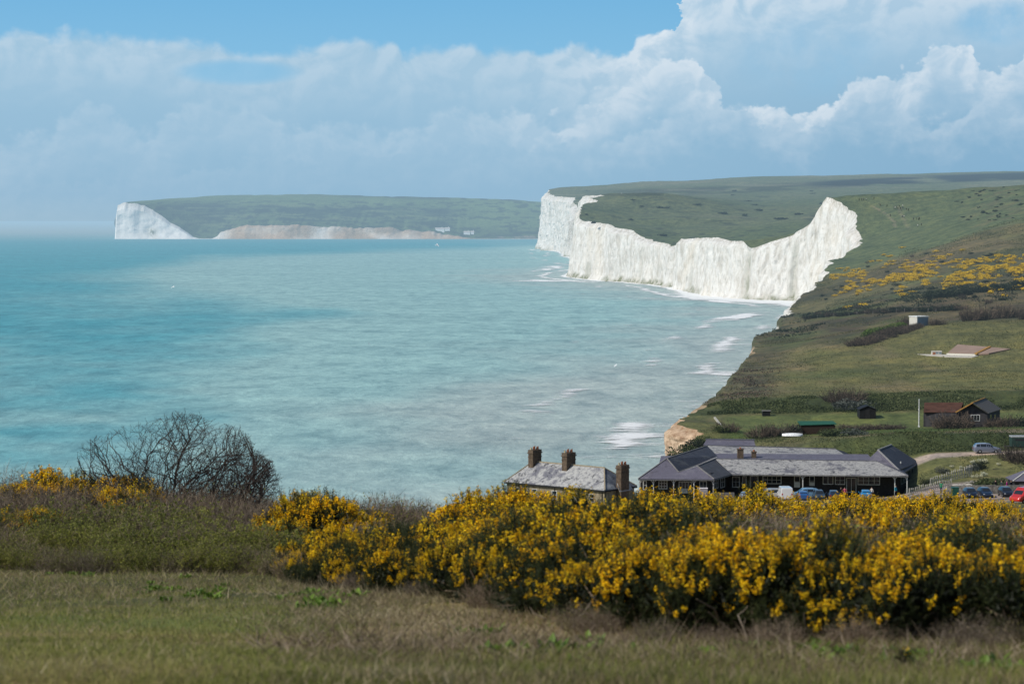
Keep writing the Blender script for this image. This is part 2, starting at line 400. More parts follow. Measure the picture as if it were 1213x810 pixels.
def coast(y):
    y = np.asarray(y, float)
    c = pchip_w(SY, CX, y)
    w1 = sst(1050, 1400, y)
    c = c + (vn(y / 55, 3.1, 5) * 3.0 + vn(y / 17, 8.2, 6) * 1.6) * sst(560, 900, y) * (1 - w1) + (vn(y / 44, 1.7, 8) * 4.6 + vn(y / 15, 4.4, 9) * 3.0 + vn(y / 5, 2.2, 10) * 1.1) * w1
    c = c + (vn(y / 6, 5.5, 12) * 1.0 + vn(y / 2.2, 3.3, 13) * .7) * sst(395, 420, y) * (1 - sst(1000, 1300, y))
    return c
def H(x, y, rough=True):
    x = np.asarray(x, float); y = np.asarray(y, float); x, y = np.broadcast_arrays(x, y)
    fx = np.clip((x - XG[0]) / 4.0, 0, len(XG) - 1.001); ix = fx.astype(int); fx = fx - ix
    iy = np.clip(np.searchsorted(YF, y) - 1, 0, len(YF) - 2); fy = np.clip((y - YF[iy]) / (YF[iy + 1] - YF[iy]), 0, 1)
    z = (ZF[iy, ix] * (1 - fx) + ZF[iy, ix + 1] * fx) * (1 - fy) + (ZF[iy + 1, ix] * (1 - fx) + ZF[iy + 1, ix + 1] * fx) * fy
    z = np.where(y < 300, plane_z(y) + np.where(y > 250, (y - 250) / 50 * sst(-24, 200, x), 0), z)
    z = z + .5 * np.exp(-((x + 7.5) / 5.0) ** 2 - ((y - 40) / 9.0) ** 2)
    if rough:
        near = 1 - sst(60, 90, y)
        z = z + near * (fbm(x / 1.3, y / 1.3, 31, 3) * .05 + fbm(x / 5, y / 5, 33, 2) * .07)
        w = sst(440, 520, y)
        z = z + w * (fbm(x / 18, y / 26, 41, 4) * (.35 + .9 * sst(900, 1600, y)) + fbm(x / 4, y / 6, 43, 2) * .12)
        z = z + sst(1700, 2300, y) * fbm(x / 90, y / 160, 47, 3) * 2.2
    return z
def g3(x, y): return Vector((x, y, float(H(x, y))))
def ground_at(px, y):
    """point on the ground at depth y in the direction of column px"""
    x = (px - 606.5) / F * y * 1.002
    return g3(x, y)
# ------------------------------------------------------------------ ground materials
def ground_mat(name, near=False, air=True):
    t = NT(name); p = t.pos(); c = t.attr('col', True)
    a = t.noise(p, .9 if not near else 9, 6, .65); b = t.noise(p, .07 if not near else 1.1, 5, .6)
    c = t.mix(1.0, c, t.ramp(a, [(.25, (.62, .60, .58)), (.5, (1, 1, 1)), (.75, (1.35, 1.32, 1.25))]), 'MULTIPLY')
    c = t.mix(1.0, c, t.ramp(b, [(.28, (.66, .70, .72)), (.5, (1, 1, 1)), (.74, (1.38, 1.24, 1.08))]), 'MULTIPLY')
    if not near:
        m = t.noise(t.mp(p, (.26, .12, .2)), 1, 5, .68)
        c = t.mix(1.0, c, t.ramp(m, [(.3, (.66, .68, .68)), (.5, (1, 1, 1)), (.7, (1.36, 1.28, 1.16))]), 'MULTIPLY')
    if not near:
        # tussocks: small dark clumps that stretch with distance
        s = t.noise(t.mp(p, (.35, .2, .3)), 1, 5, .7)
        c = t.mix(t.mr(s, .56, .68, 0, .45), c, (.028, .034, .018))
    nb = t.bump(a, .5 if near else .7, .05 if near else .5)
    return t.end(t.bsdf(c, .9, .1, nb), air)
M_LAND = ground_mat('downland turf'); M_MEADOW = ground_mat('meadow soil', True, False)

def mixc(c, col, w):
    w = np.asarray(w)[:, None]; return c * (1 - w) + np.array(col)[None] * w
def land_colour(x, y, z):
    px, row = proj(x, y, z)
    n1 = fbm(x / 30, y / 45, 71, 4); n2 = fbm(x / 7, y / 10, 72, 3); n3 = fbm(x / 120, y / 260, 73, 4); n4 = fbm(x / 2.5, y / 3, 74, 2)
    c = np.tile(np.array([.085, .095, .034]), (len(x), 1))
    c = mixc(c, (.052, .072, .022), sst(0, .5, n1) * .6); c = mixc(c, (.12, .105, .055), sst(.05, .5, n2) * .5)
    # ground round the buildings
    yd = sst(338, 346, y) * (1 - sst(396, 400, y)) * sst(14, 20, x)
    c = mixc(c, (.26, .22, .18), yd * sst(-.35, .1, n4 + .15))
    rd = (1 - sst(1.8, 2.6, np.abs(y - 420.5 - n1 * .8))) * sst(1062, 1085, px); c = mixc(c, (.30, .26, .21), rd * .9)
    bk = sst(423.5, 425, y) * (1 - sst(435, 438, y)) * sst(940, 1010, px); c = mixc(c, (.045, .062, .022), bk * (.75 + .25 * sst(-.2, .3, n2)))
    pr = sst(436, 438, y) * (1 - sst(446, 452, y)) * sst(980, 1040, px); c = mixc(c, (.15, .13, .08), pr * sst(-.5, .2, n2))
    tr = sst(400, 404, y) * (1 - sst(414, 418, y)) * sst(1070, 1090, px); c = mixc(c, (.10, .11, .04), tr * .7)
    lw = sst(462, 467, y) * (1 - sst(489, 493, y)) * sst(846, 866, px); c = mixc(c, (.085, .108, .034), lw)
    lw2 = sst(452, 456, y) * (1 - sst(464, 467, y)) * sst(850, 870, px); c = mixc(c, (.05, .085, .02), lw2 * .8)
    bk2 = sst(492, 496, y) * (1 - sst(509, 514, y + n2 * 3)); c = mixc(c, (.038, .052, .018), bk2 * .85)
    # grazed field with paler streaks
    fd = sst(510, 516, y) * (1 - sst(690, 760, y + n1 * 40)) * sst(880, 930, px)
    c = mixc(c, (.105, .108, .038), fd * .8); c = mixc(c, (.15, .125, .065), fd * sst(.1, .55, fbm(x / 14, y / 60, 75, 4)) * .6)
    c = mixc(c, (.070, .098, .030), fd * sst(.1, .5, fbm(x / 25, y / 40, 76, 3)) * .5)
    ed = sst(505, 515, y) * (1 - sst(820, 900, y)) * (1 - sst(885, 935, px - (y - 510) * .07)); c = mixc(c, (.085, .08, .045), ed * .8)
    c = mixc(c, (.04, .04, .025), ed * sst(0, .35, n2) * .8)
    ht = sst(690, 770, y + n1 * 40) * (1 - sst(1000, 1080, y + n1 * 60)); c = mixc(c, (.075, .068, .034), ht * .85)
    c = mixc(c, (.042, .035, .022), ht * sst(.05, .4, fbm(x / 12, y / 50, 77, 4)) * .8)
    c = mixc(c, (.06, .085, .026), ht * sst(.1, .4, fbm(x / 20, y / 60, 78, 3)) * .7)
    ob = sst(1000, 1080, y + n1 * 60) * (1 - sst(1225, 1290, y + n1 * 30)); c = mixc(c, (.095, .088, .036), ob * .85)
    c = mixc(c, (.06, .055, .028), ob * sst(.0, .4, fbm(x / 40, y / 90, 79, 3)) * .8); c = mixc(c, (.085, .105, .035), ob * sst(.1, .4, fbm(x / 45, y / 130, 80, 3)) * .7)
    hl = sst(640, 720, y) * (1 - sst(1250, 1330, y)); c = mixc(c, (.105, .085, .042), hl * sst(-.05, .35, fbm(x / 55, y / 170, 87, 4)) * .7); c = mixc(c, (.036, .040, .02), hl * sst(.12, .4, fbm(x / 16, y / 60, 86, 4)) * .6)
    gt = sst(1235, 1290, y + n1 * 30) * (1 - sst(1680, 1760, y)); c = mixc(c, (.070, .094, .040), gt)
    c = mixc(c, (.085, .085, .045), gt * sst(1120, 1180, px) * sst(-.1, .3, n2) * .6)
    # two worn tracks curving up over the hill
    for wt, wd_, a in ((.8, 2.2, ((1030, 243), (1040, 248), (1052, 255), (1059, 262), (1061, 271))), (.5, 2.5, ((1064, 244), (1068, 255), (1073, 264), (1078, 274)))):
        pth = np.array(a, float); rr = np.interp(row, pth[:, 1], pth[:, 0])
        c = mixc(c, (.15, .14, .085), gt * (1 - sst(.6, wd_, np.abs(px - rr))) * sst(pth[0, 1], pth[0, 1] + 2, row) * sst(pth[-1, 1], pth[-1, 1] - 4, row) * wt)
    # distant downs
    fr = sst(1690, 1760, y); c = mixc(c, (.082, .104, .05), fr)
    c = mixc(c, (.115, .125, .068), fr * sst(.05, .5, n3) * .8); c = mixc(c, (.066, .092, .04), fr * sst(0, .5, -n3) * .8)
    c = mixc(c, (.058, .085, .034), fr * (1 - sst(1750, 2300, y)) * .7)
    wd = fbm(px / 38, row / 3.0, 81, 4)
    band = 1 - sst(2.5, 6.0, np.abs(row - np.interp(px, [650, 800, 900, 1000, 1100, 1213, 1500], [231, 227.5, 223, 217.5, 212.5, 208.5, 200])))
    c = mixc(c, (.004, .008, .008), sst(1700, 2600, y) * np.clip(band * (sst(650, 780, px) * .6 + sst(940, 1010, px) * .6), 0, 1) * sst(-.45, .0, wd))
    c = mixc(c, (.035, .045, .028), sst(1760, 2000, y) * sst(.38, .52, fbm(px / 16, row / 2.2, 82, 3)) * sst(225, 236, row) * .75)
    dk = np.exp(-((px - 768) / 12) ** 2 - ((row - 250) / 11) ** 2); c = mixc(c, (.04, .052, .03), sst(2300, 2600, y) * dk * sst(-.3, .2, fbm(px / 5, row / 3, 83, 3)))
    c = mixc(c, (.12, .13, .075), sst(3300, 3700, y) * sst(.0, .5, fbm(px / 90, row / 3, 84, 3)) * .7)
    return np.clip(c * np.array([1.36, 1.27, 1.36]), .01, .6)

# ------------------------------------------------------------------ meadow (the hill the photograph is taken from)
def build_meadow():
    xs = np.concatenate([np.arange(-102, -14, 1.4), np.arange(-14, 14, .16), np.arange(14, 66, 1.2)])
    ys = np.concatenate([np.arange(-30, 7, 1.0), np.arange(7, 40, .16), np.arange(40, 70.01, .6)]); ys[-1] = 70
    X, Y = np.meshgrid(xs, ys); x = X.ravel(); y = Y.ravel(); z = H(x, y)
    n = fbm(x / 2.2, y / 2.2, 21, 4); n2 = fbm(x / .6, y / .6, 22, 3); px, row = proj(x, y, z)
    c = np.tile(np.array([.062, .075, .022]), (len(x), 1))
    c = mixc(c, (.105, .085, .045), sst(0, .5, n) * .7); c = mixc(c, (.05, .075, .018), sst(0, .4, n2) * .5)
    dry = sst(240, 520, px + n * 160) * sst(-.4, .2, n2 + .3); c = mixc(c, (.125, .10, .06), dry * .6)
    wear = np.exp(-((px - 60) / 170) ** 2 - ((row - 800) / 40) ** 2); c = mixc(c, (.13, .105, .06), np.clip(wear + n2 * .3, 0, 1) * wear * .9)
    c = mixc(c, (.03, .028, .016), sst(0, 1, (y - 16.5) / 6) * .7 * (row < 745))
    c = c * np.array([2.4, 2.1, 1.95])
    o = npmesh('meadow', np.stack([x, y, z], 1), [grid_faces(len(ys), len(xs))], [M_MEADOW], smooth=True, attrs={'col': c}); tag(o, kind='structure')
build_meadow()

# ------------------------------------------------------------------ land rows follow the coast
def coast_rows():
    ys = [np.arange(70, 330, 4.0), np.arange(330, 520, .7)]
    def arc(y0, y1, step):
        yy = np.arange(y0, y1, .25); xx = coast(yy); s = np.concatenate([[0], np.cumsum(np.hypot(np.diff(xx), .25))])
        return np.interp(np.arange(0, s[-1], step), s, yy)
    ys += [arc(520, 1480, 2.6), arc(1480, 2490, 1.5), arc(2490, 4860, 5.0), np.arange(4864, 5401, 18.)]
    return np.concatenate(ys)
YR = coast_rows(); CR = coast(YR)
def build_hills():
    tt = np.concatenate([[0, .4, .9], np.arange(1.5, 100, 1.5), np.arange(100, 330, 4), np.arange(330, 1200, 18), np.arange(1200, 2300, 90)])
    X = CR[:, None] + tt[None]; Y = np.broadcast_to(YR[:, None], X.shape); x = X.ravel(); y = Y.ravel()
    z = H(x, y); c = land_colour(x, y, z)
    o = npmesh('hills', np.stack([x, y, z], 1), [grid_faces(len(YR), len(tt))], [M_LAND], smooth=True, attrs={'col': c}); tag(o, kind='structure')
build_hills()

# ------------------------------------------------------------------ chalk
def chalk_mat():
    t = NT('weathered chalk'); p = t.pos()
    st = t.noise(t.mp(p, (.20, .20, .07)), 1, 7, .68, .5); fine = t.noise(t.mp(p, (.8, .8, .42)), 1, 5, .72); big = t.noise(p, .02, 4, .6)
    c = t.mix(t.mr(st, .34, .56), (.47, .435, .375), (.70, .68, .635))
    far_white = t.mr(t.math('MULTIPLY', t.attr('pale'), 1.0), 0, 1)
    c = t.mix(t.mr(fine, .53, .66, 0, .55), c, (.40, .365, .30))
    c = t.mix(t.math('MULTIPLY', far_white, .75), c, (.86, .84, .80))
    c = t.mix(t.mr(big, .52, .68, 0, .35), c, (.66, .58, .46))
    strata = t.noise(t.mp(p, (.18, .18, 1.1)), 1, 5, .75)
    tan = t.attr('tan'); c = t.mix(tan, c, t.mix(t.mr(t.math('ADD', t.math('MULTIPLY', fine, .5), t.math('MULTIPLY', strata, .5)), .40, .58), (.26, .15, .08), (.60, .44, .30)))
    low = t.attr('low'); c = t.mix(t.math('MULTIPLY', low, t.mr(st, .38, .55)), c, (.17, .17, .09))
    soil = t.attr('soil'); c = t.mix(t.math('MULTIPLY', soil, t.mr(fine, .42, .6)), c, (.16, .12, .07))
    c = t.mix(t.attr('turf'), c, (.075, .075, .038))
    h = t.math('ADD', t.math('MULTIPLY', st, 1.5), fine)
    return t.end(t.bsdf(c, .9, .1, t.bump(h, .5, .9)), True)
M_CHALK = chalk_mat()
def build_cliff():
    z0 = H(CR, YR); nv = 34; V = np.linspace(0, 1, nv) ** 1.0
    k = 9; pad = np.pad(CR, k, 'edge'); ypad = np.pad(YR, k, 'edge')
    ker = np.hanning(2 * k + 1); ker /= ker.sum(); cs = np.convolve(pad, ker, 'valid'); yv = np.convolve(ypad, ker, 'valid')
    dx = np.gradient(cs); dy = np.gradient(yv); l = np.hypot(dx, dy); nx = -dy / l; ny = dx / l      # seaward
    s = np.concatenate([[0], np.cumsum(np.hypot(np.diff(CR), np.diff(YR)))])
    far = sst(1450, 1550, YR); A = .22 + .35 * sst(900, 1200, YR) + .43 * far + sst(2450, 3000, YR) * 1.0; wl = 1 + sst(2450, 3000, YR) * 1.2
    zz = z0[:, None] * (1 - V)[None] - 1.5 * V[None]; S = (s / wl)[:, None] + 0 * V[None]
    ramp = sst(0, .10, V)[None]
    o = (.04 + .06 * far[:, None] + .05 * vn(S / 60, 0 * S, 91)) * z0[:, None] * V[None] + sst(.86, 1, V)[None] * (2.2 + 1.8 * vn(S / 14, 0 * S, 92))
    fl = (fbm(S / 60, zz / 300, 93, 3) * 4.0 + vn(S / 17, zz / 55, 90) * 1.7 + np.abs(vn(S / 9, zz / 40, 94)) * 1.0 + fbm(S / 5.2, zz / 10, 95, 3) * 1.5 + fbm(S / 2.1, zz / 4, 96, 2) * .7) + 3.0
    o = o + fl * A[:, None] * ramp
    o = o + (fbm(S / 3.2, zz / 2.2, 86, 3) * 1.1 + .5) * (1 - sst(560, 700, YR))[:, None] * ramp
    crease = np.exp(-((YR - 1703) / 5) ** 2) + .9 * np.exp(-((YR - 1989) / 7) ** 2) + .5 * np.exp(-((YR - 2120) / 6) ** 2) + .5 * np.exp(-((YR - 1668) / 3) ** 2)
    cr2 = sst(.62, .82, vn(S / 15, zz / 90, 85)) * sst(-.3, .3, vn(S / 40, zz / 30, 84)) * far[:, None]
    o = o - (crease[:, None] * 3.5 + cr2 * 1.6) * ramp
    # a green, slumped stretch between two heads far along the coast
    slump = np.exp(-((YR - 3720) / 90) ** 2) * 14
    o = o + slump[:, None] * V[None]
    X = CR[:, None] + nx[:, None] * o; Y = YR[:, None] + ny[:, None] * o
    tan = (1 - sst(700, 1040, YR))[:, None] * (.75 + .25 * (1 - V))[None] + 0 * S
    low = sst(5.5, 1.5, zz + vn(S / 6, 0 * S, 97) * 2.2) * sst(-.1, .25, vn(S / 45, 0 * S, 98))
    low = np.clip(low + .75 * crease[:, None] * sst(0, .3, V)[None] + .55 * cr2, 0, 1)  # creases and cracks darkened too, recess shade put into the colour
    soil = np.clip(sst(.07, 0, V)[None] * .55 + 0 * S, 0, 1)
    ns = vn(S / 7, zz / 3.5, 88) + .6 * vn(S / 2.3, zz / 1.5, 89)
    turf = sst(495, 540, YR)[:, None] * (1 - sst(1000, 1120, YR))[:, None] * sst(-.45, .0, ns + .55 * (1 - V)[None] - 1.5 * np.exp(-((YR - 1075) / 45) ** 2)[:, None] - .9 * np.exp(-((YR - 735) / 40) ** 2)[:, None])
    grs = np.clip(np.exp(-((YR - 3720) / 110) ** 2) * 1.6, 0, 1)[:, None] * (1 - V[None] ** 2)
    V3 = np.stack([X, Y, zz], -1).reshape(-1, 3)
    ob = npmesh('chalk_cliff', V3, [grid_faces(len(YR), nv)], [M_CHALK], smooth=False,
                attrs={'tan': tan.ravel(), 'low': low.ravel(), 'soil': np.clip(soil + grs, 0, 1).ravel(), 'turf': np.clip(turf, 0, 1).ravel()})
    tag(ob, kind='structure')
    return X[:, -1], Y[:, -1]
BX, BY = build_cliff()

# ------------------------------------------------------------------ far headland across the bay
def build_headland():
    Y0 = 7000.
    xs = np.linspace(P(139, 283, Y0).x, P(720, 283, Y0).x, 520)
    px = 606.5 + xs * F / (Y0 * 1.0012)
    tops = np.array([(139, 262), (141, 243), (150, 240), (172, 243), (187, 252), (200, 262), (215, 270), (230, 281), (240, 284), (250, 284), (257, 281), (262, 275), (285, 268.5), (340, 267), (400, 268), (440, 270.5), (480, 272), (500, 274), (520, 277), (545, 280), (560, 283), (620, 283), (720, 283)], float)
    sky = np.array([(139, 266), (140.5, 243), (152, 236), (200, 231.5), (330, 230.3), (440, 233), (520, 234), (600, 236.5), (645, 239), (720, 242)], float)
    rt = np.interp(px, tops[:, 0], tops[:, 1]) + vn(px / 3.5, 0 * px, 61) * .7 + fbm(px / 16, 0 * px, 59, 3) * 3.2 * sst(262, 290, px) * sst(545, 500, px)
    rs = np.interp(px, sky[:, 0], sky[:, 1]) + vn(px / 9, 0 * px, 62) * .35
    z0 = np.array([P(600, r, Y0).z for r in rt]); z1 = np.array([P(600, r, 8200).z for r in rs])
    z0 = np.maximum(z0, 1.0)
    global HEAD; HEAD = (px, z0, z1)
    cy = Y0 + vn(px / 30, 0 * px, 63) * 8
    u = np.concatenate([np.linspace(0, 1, 60), [1.12, 1.3]])
    sh = np.where(u <= 1, 1 - (1 - np.clip(u, 0, 1)) ** 1.7, 1 - (u - 1) * .9)
    X = np.broadcast_to(xs[:, None], (len(xs), len(u))); Yy = cy[:, None] + u[None] * 1200
    Z = z0[:, None] + (z1 - z0)[:, None] * sh[None] + fbm(X / 160, Yy / 260, 65, 3) * 5 * (u * (1.0 - np.clip(u, 0, 1) * .8))[None]
    x = X.ravel(); y = Yy.ravel(); z = Z.ravel(); p_, r_ = proj(x, y, z)
    c = np.tile(np.array([.075, .115, .050]), (len(x), 1)); n = fbm(p_ / 40, r_ / 4, 66, 4); n2 = fbm(p_ / 9, r_ / 1.6, 67, 3)
    c = mixc(c, (.024, .040, .030), sst(-.02, .22, n) * .85); c = mixc(c, (.13, .17, .075), sst(.05, .3, fbm(p_ / 55, r_ / 3.2, 69, 3)) * .7)
    c = mixc(c, (.012, .022, .020), (1 - sst(1.5, 4, np.abs(r_ - np.interp(p_, [200, 330, 420, 525, 700], [248, 250, 247, 241, 246])))) * sst(-.4, .1, n2) * .8)
    c = mixc(c, (.12, .19, .07), (1 - sst(3, 8, np.abs(r_ - np.interp(p_, [140, 250, 400, 700], [238, 236, 238, 246])))) * .6)
    c = mixc(c, (.13, .20, .075), sst(528, 545, p_) * (1 - sst(266, 274, r_)) * .6)
    c = mixc(c, (.015, .024, .02), sst(.12, .25, n2) * .75 * sst(236, 240, r_)); c = mixc(c, (.03, .04, .03), sst(274, 278, r_) * sst(560, 580, p_) * sst(-.3, .1, n2) * .8)
    c = mixc(c, (.25, .22, .17), (1 - sst(.8, 1.8, np.abs(r_ - 281))) * sst(585, 595, p_) * sst(-.2, .2, n2))
    c = mixc(c, (.028, .04, .03), sst(2.2, .6, r_ - np.interp(p_, sky[:, 0], sky[:, 1])) * sst(440, 470, p_) * sst(-.1, .2, fbm(p_ / 14, 0 * p_, 68, 3)))
    o = npmesh('headland', np.stack([x, y, z], 1), [grid_faces(len(xs), len(u))[:, ::-1]], [M_LAND], smooth=True, attrs={'col': c}); tag(o, kind='structure')
    V = np.linspace(0, 1, 18); S = xs[:, None] + 0 * V[None]
    zz = z0[:, None] * (1 - V)[None] - 2 * V[None]
    of = 10 * V[None] + (fbm(S / 90, zz / 300, 51, 4) * 9 + fbm(S / 25, zz / 14, 52, 3) * 3 + 14) * sst(0, .2, V)[None] + 20 * V[None] ** 3
    tan = np.clip(sst(255, 285, px), 0, 1)[:, None] + 0 * S; soil = (sst(.2, 0, V)[None] * .6 + 1.0 * sst(-.12, .22, fbm(S / 85, zz / 30, 53, 5)) * sst(255, 300, px)[:, None] + .9 * sst(450, 545, px)[:, None] * sst(-.1, .3, vn(S / 30, zz / 50, 54)))
    low = np.exp(-((px - 182) / 5) ** 2)[:, None] * np.exp(-((V - .75) / .12) ** 2)[None]
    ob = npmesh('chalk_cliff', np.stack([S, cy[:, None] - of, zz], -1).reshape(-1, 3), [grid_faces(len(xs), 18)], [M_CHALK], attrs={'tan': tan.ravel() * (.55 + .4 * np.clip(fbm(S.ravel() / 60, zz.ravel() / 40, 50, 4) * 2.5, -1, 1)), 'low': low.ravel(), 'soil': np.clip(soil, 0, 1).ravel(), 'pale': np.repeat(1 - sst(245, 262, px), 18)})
    tag(ob, kind='structure')
    # the short west return of the head
    zc = np.linspace(0, 1, 12); yy = np.linspace(cy[0], cy[0] + 1200, 30)
    A = np.stack(np.meshgrid(yy, zc, indexing='ij'), -1)
    top = np.interp(yy, Yy[0], Z[0])
    V3 = np.stack([xs[0] + 0 * A[..., 0] - 12 * A[..., 1] + vn(A[..., 0] / 30, A[..., 1] * 3, 57) * 9 * sst(0, .2, A[..., 1]), A[..., 0], top[:, None] * (1 - A[..., 1]) - 2 * A[..., 1]], -1).reshape(-1, 3)
    ob = npmesh('chalk_cliff', V3, [grid_faces(30, 12)], [M_CHALK], attrs={'tan': np.zeros(len(V3)), 'low': np.zeros(len(V3)), 'soil': np.zeros(len(V3))}); tag(ob, kind='structure')
build_headland()

# ------------------------------------------------------------------ sea
def sea_mat():
    t = NT('sea water'); p = t.pos(); m = t.attr('murk'); sd = t.attr('silt_haze')
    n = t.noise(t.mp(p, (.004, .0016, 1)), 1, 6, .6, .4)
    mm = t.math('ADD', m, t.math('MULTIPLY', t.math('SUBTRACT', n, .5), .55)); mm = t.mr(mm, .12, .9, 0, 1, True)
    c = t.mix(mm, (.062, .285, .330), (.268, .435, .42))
    c = t.mix(sd, c, (.40, .405, .375))
    w1 = t.noise(t.mp(p, (.085, .040, 1), (0, 0, .12)), 1, 6, .66, .4); w2 = t.noise(t.mp(p, (.34, .16, 1), (0, 0, -.1)), 1, 5, .68); w0 = t.noise(t.mp(p, (.007, .012, 1), (0, 0, .2)), 1, 5, .6)
    c = t.mix(1.0, c, t.ramp(w0, [(.3, (.86, .88, .89)), (.5, (1, 1, 1)), (.7, (1.10, 1.08, 1.06))]), 'MULTIPLY')
    c = t.mix(1.0, c, t.ramp(w1, [(.3, (.68, .73, .76)), (.48, (1, 1, 1)), (.66, (1.26, 1.22, 1.18))]), 'MULTIPLY')
    c = t.mix(1.0, c, t.ramp(w2, [(.3, (.82, .84, .86)), (.5, (1, 1, 1)), (.7, (1.17, 1.15, 1.13))]), 'MULTIPLY')
    cap = t.math('MULTIPLY', t.mr(t.noise(t.mp(p, (.26, .13, 1)), 1, 4, .6), .675, .72), t.mr(w1, .52, .64))
    c = t.mix(t.math('MULTIPLY', cap, .8), c, (.8, .82, .82))
    h = t.math('ADD', t.math('MULTIPLY', w1, 2.2), w2)
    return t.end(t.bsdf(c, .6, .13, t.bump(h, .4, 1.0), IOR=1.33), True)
def build_sea():
    us = np.concatenate([np.linspace(-1.5, -.24, 16), np.linspace(-.232, .17, 200), np.linspace(.18, 1.5, 14)])
    ys = np.concatenate([[60], np.geomspace(130, 9000, 340), np.geomspace(9400, 90000, 24)])
    U, Y = np.meshgrid(us, ys); x = (U * Y).ravel(); y = Y.ravel(); z = np.zeros_like(x); px, row = proj(x, y, z)
    cx = np.interp(y, YR, CR); off = cx - x
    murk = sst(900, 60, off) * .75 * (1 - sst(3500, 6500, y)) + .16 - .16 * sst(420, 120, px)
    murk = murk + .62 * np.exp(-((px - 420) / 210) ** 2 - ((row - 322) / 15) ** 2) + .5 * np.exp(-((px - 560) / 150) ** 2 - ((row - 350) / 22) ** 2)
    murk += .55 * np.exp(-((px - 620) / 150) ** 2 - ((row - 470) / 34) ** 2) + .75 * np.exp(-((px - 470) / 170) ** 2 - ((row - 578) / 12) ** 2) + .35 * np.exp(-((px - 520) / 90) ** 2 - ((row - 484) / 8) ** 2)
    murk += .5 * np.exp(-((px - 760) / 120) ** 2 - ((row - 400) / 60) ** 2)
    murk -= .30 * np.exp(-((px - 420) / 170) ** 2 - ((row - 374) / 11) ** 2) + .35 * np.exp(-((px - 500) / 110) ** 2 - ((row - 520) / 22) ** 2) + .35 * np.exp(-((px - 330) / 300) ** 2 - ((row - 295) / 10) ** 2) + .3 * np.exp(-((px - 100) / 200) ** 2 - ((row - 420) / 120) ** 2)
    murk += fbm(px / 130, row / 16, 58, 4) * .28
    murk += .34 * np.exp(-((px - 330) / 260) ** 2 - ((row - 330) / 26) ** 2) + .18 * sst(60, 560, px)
    silt_haze = sst(165, 8, off + fbm(x / 60, y / 90, 55, 3) * 60) * (1 - sst(2300, 3600, y)) * .62
    far = sst(289, 271, row) ; murk = murk * (1 - far) + .35 * far; silt_haze = np.maximum(silt_haze, far * .72)  # far band paints horizon haze into the water colour, beside the inshore silt
    o = npmesh('sea', np.stack([x, y, z], 1), [grid_faces(len(ys), len(us))], [sea_mat()], smooth=True, attrs={'murk': murk, 'silt_haze': silt_haze}); tag(o, kind='structure')
build_sea()
def build_surf():
    """breaking waves: real low ridges of foam lying on the water along the shore"""
    t = NT('sea foam'); p = t.pos(); a = t.attr('foam')
    n = t.noise(t.mp(p, (.030, .075, 1), (0, 0, .12)), 1, 7, .70, .5); n2 = t.noise(t.mp(p, (.35, .5, 1)), 1, 5, .7)
    k = t.mr(t.math('ADD', t.math('ADD', a, t.math('MULTIPLY', t.math('SUBTRACT', n, .5), 1.9)), t.math('MULTIPLY', t.math('SUBTRACT', n2, .5), .7)), .5, .86)
    b = t.bsdf((.80, .80, .78), .8, .1, t.bump(n2, .6, .3)); tr = t.n('ShaderNodeBsdfTransparent'); mx = t.n('ShaderNodeMixShader')
    t.put(mx.inputs[0], k); t.L.new(tr.outputs[0], mx.inputs[1]); t.L.new(t.air(b), mx.inputs[2]); t.L.new(mx.outputs[0], t.out.inputs[0])
    off = np.concatenate([np.arange(-14, 60, 1.2), np.arange(60, 300, 4)])
    sel = (YR > 380) & (YR < 4700); yy = YR[sel][::2]; bx = BX[sel][::2]
    ker = np.hanning(31); ker /= ker.sum(); bx = np.convolve(np.pad(bx, 15, 'edge'), ker, 'valid')
    X = bx[:, None] - off[None]; Y = np.broadcast_to(yy[:, None], X.shape); x = X.ravel(); y = Y.ravel(); o = np.broadcast_to(off[None], X.shape).ravel()
    w = fbm(x / 50, y / 60, 15, 3) * 9
    f = .95 * sst(9, -2, o + w * .5) + .55 * np.exp(-((o - 26 + w) / 5) ** 2) * sst(-.3, .2, vn(y / 70, 0 * y, 16)) + .5 * np.exp(-((o - 52 + w * 1.6) / 5) ** 2) * sst(-.1, .3, vn(y / 60, 0 * y, 17)) + .40 * sst(650, 800, y) * np.exp(-((o - 95 + w * 2) / 7) ** 2) * sst(0, .35, vn(y / 90, 0 * y, 18))
    f += .36 * sst(40, 0, o) + .15 * sst(140, 20, o)
    px, row = proj(x, y, 0 * x)
    f *= 1 - .55 * sst(640, 540, y); f += .05 * np.exp(-((px - 765) / 45) ** 2 - ((row - 538) / 30) ** 2) + .85 * np.exp(-((px - 870) / 45) ** 2 - ((row - 376 + (px - 870) * .10) / 2.2) ** 2) + .4 * np.exp(-((px - 858) / 26) ** 2 - ((row - 444) / 4) ** 2)
    f += .55 * np.exp(-((px - 655) / 28) ** 2 - ((row - 317) / 4) ** 2) + .7 * np.exp(-((px - 640) / 45) ** 2 - ((row - 333) / 1.6) ** 2) + .7 * sst(785, 830, px) * np.exp(-((row - 352 - (px - 830) * .07) / 6) ** 2)
    f *= 1 - sst(190, 300, o) 
    z = .12 + .5 * np.clip(f, 0, 1) * (vn(x / 9, y / 5, 19) * .5 + .5)
    ob = npmesh('surf', np.stack([x, y, z], 1), [grid_faces(len(yy), len(off))], [t.m], smooth=True, attrs={'foam': f}); tag(ob, kind='structure')
build_surf()
def hill_at(px, row, y0=440, y1=5000, step=3.0):
    ys = np.arange(y0, y1, step); xs = (px - 606.5) / F * ys; rr = proj(xs, ys, H(xs, ys))[1]; rm = np.minimum.accumulate(rr); i = np.where(rm <= row)[0]
    if not len(i): return None
    return g3(float(xs[i[0]]), float(ys[i[0]]))
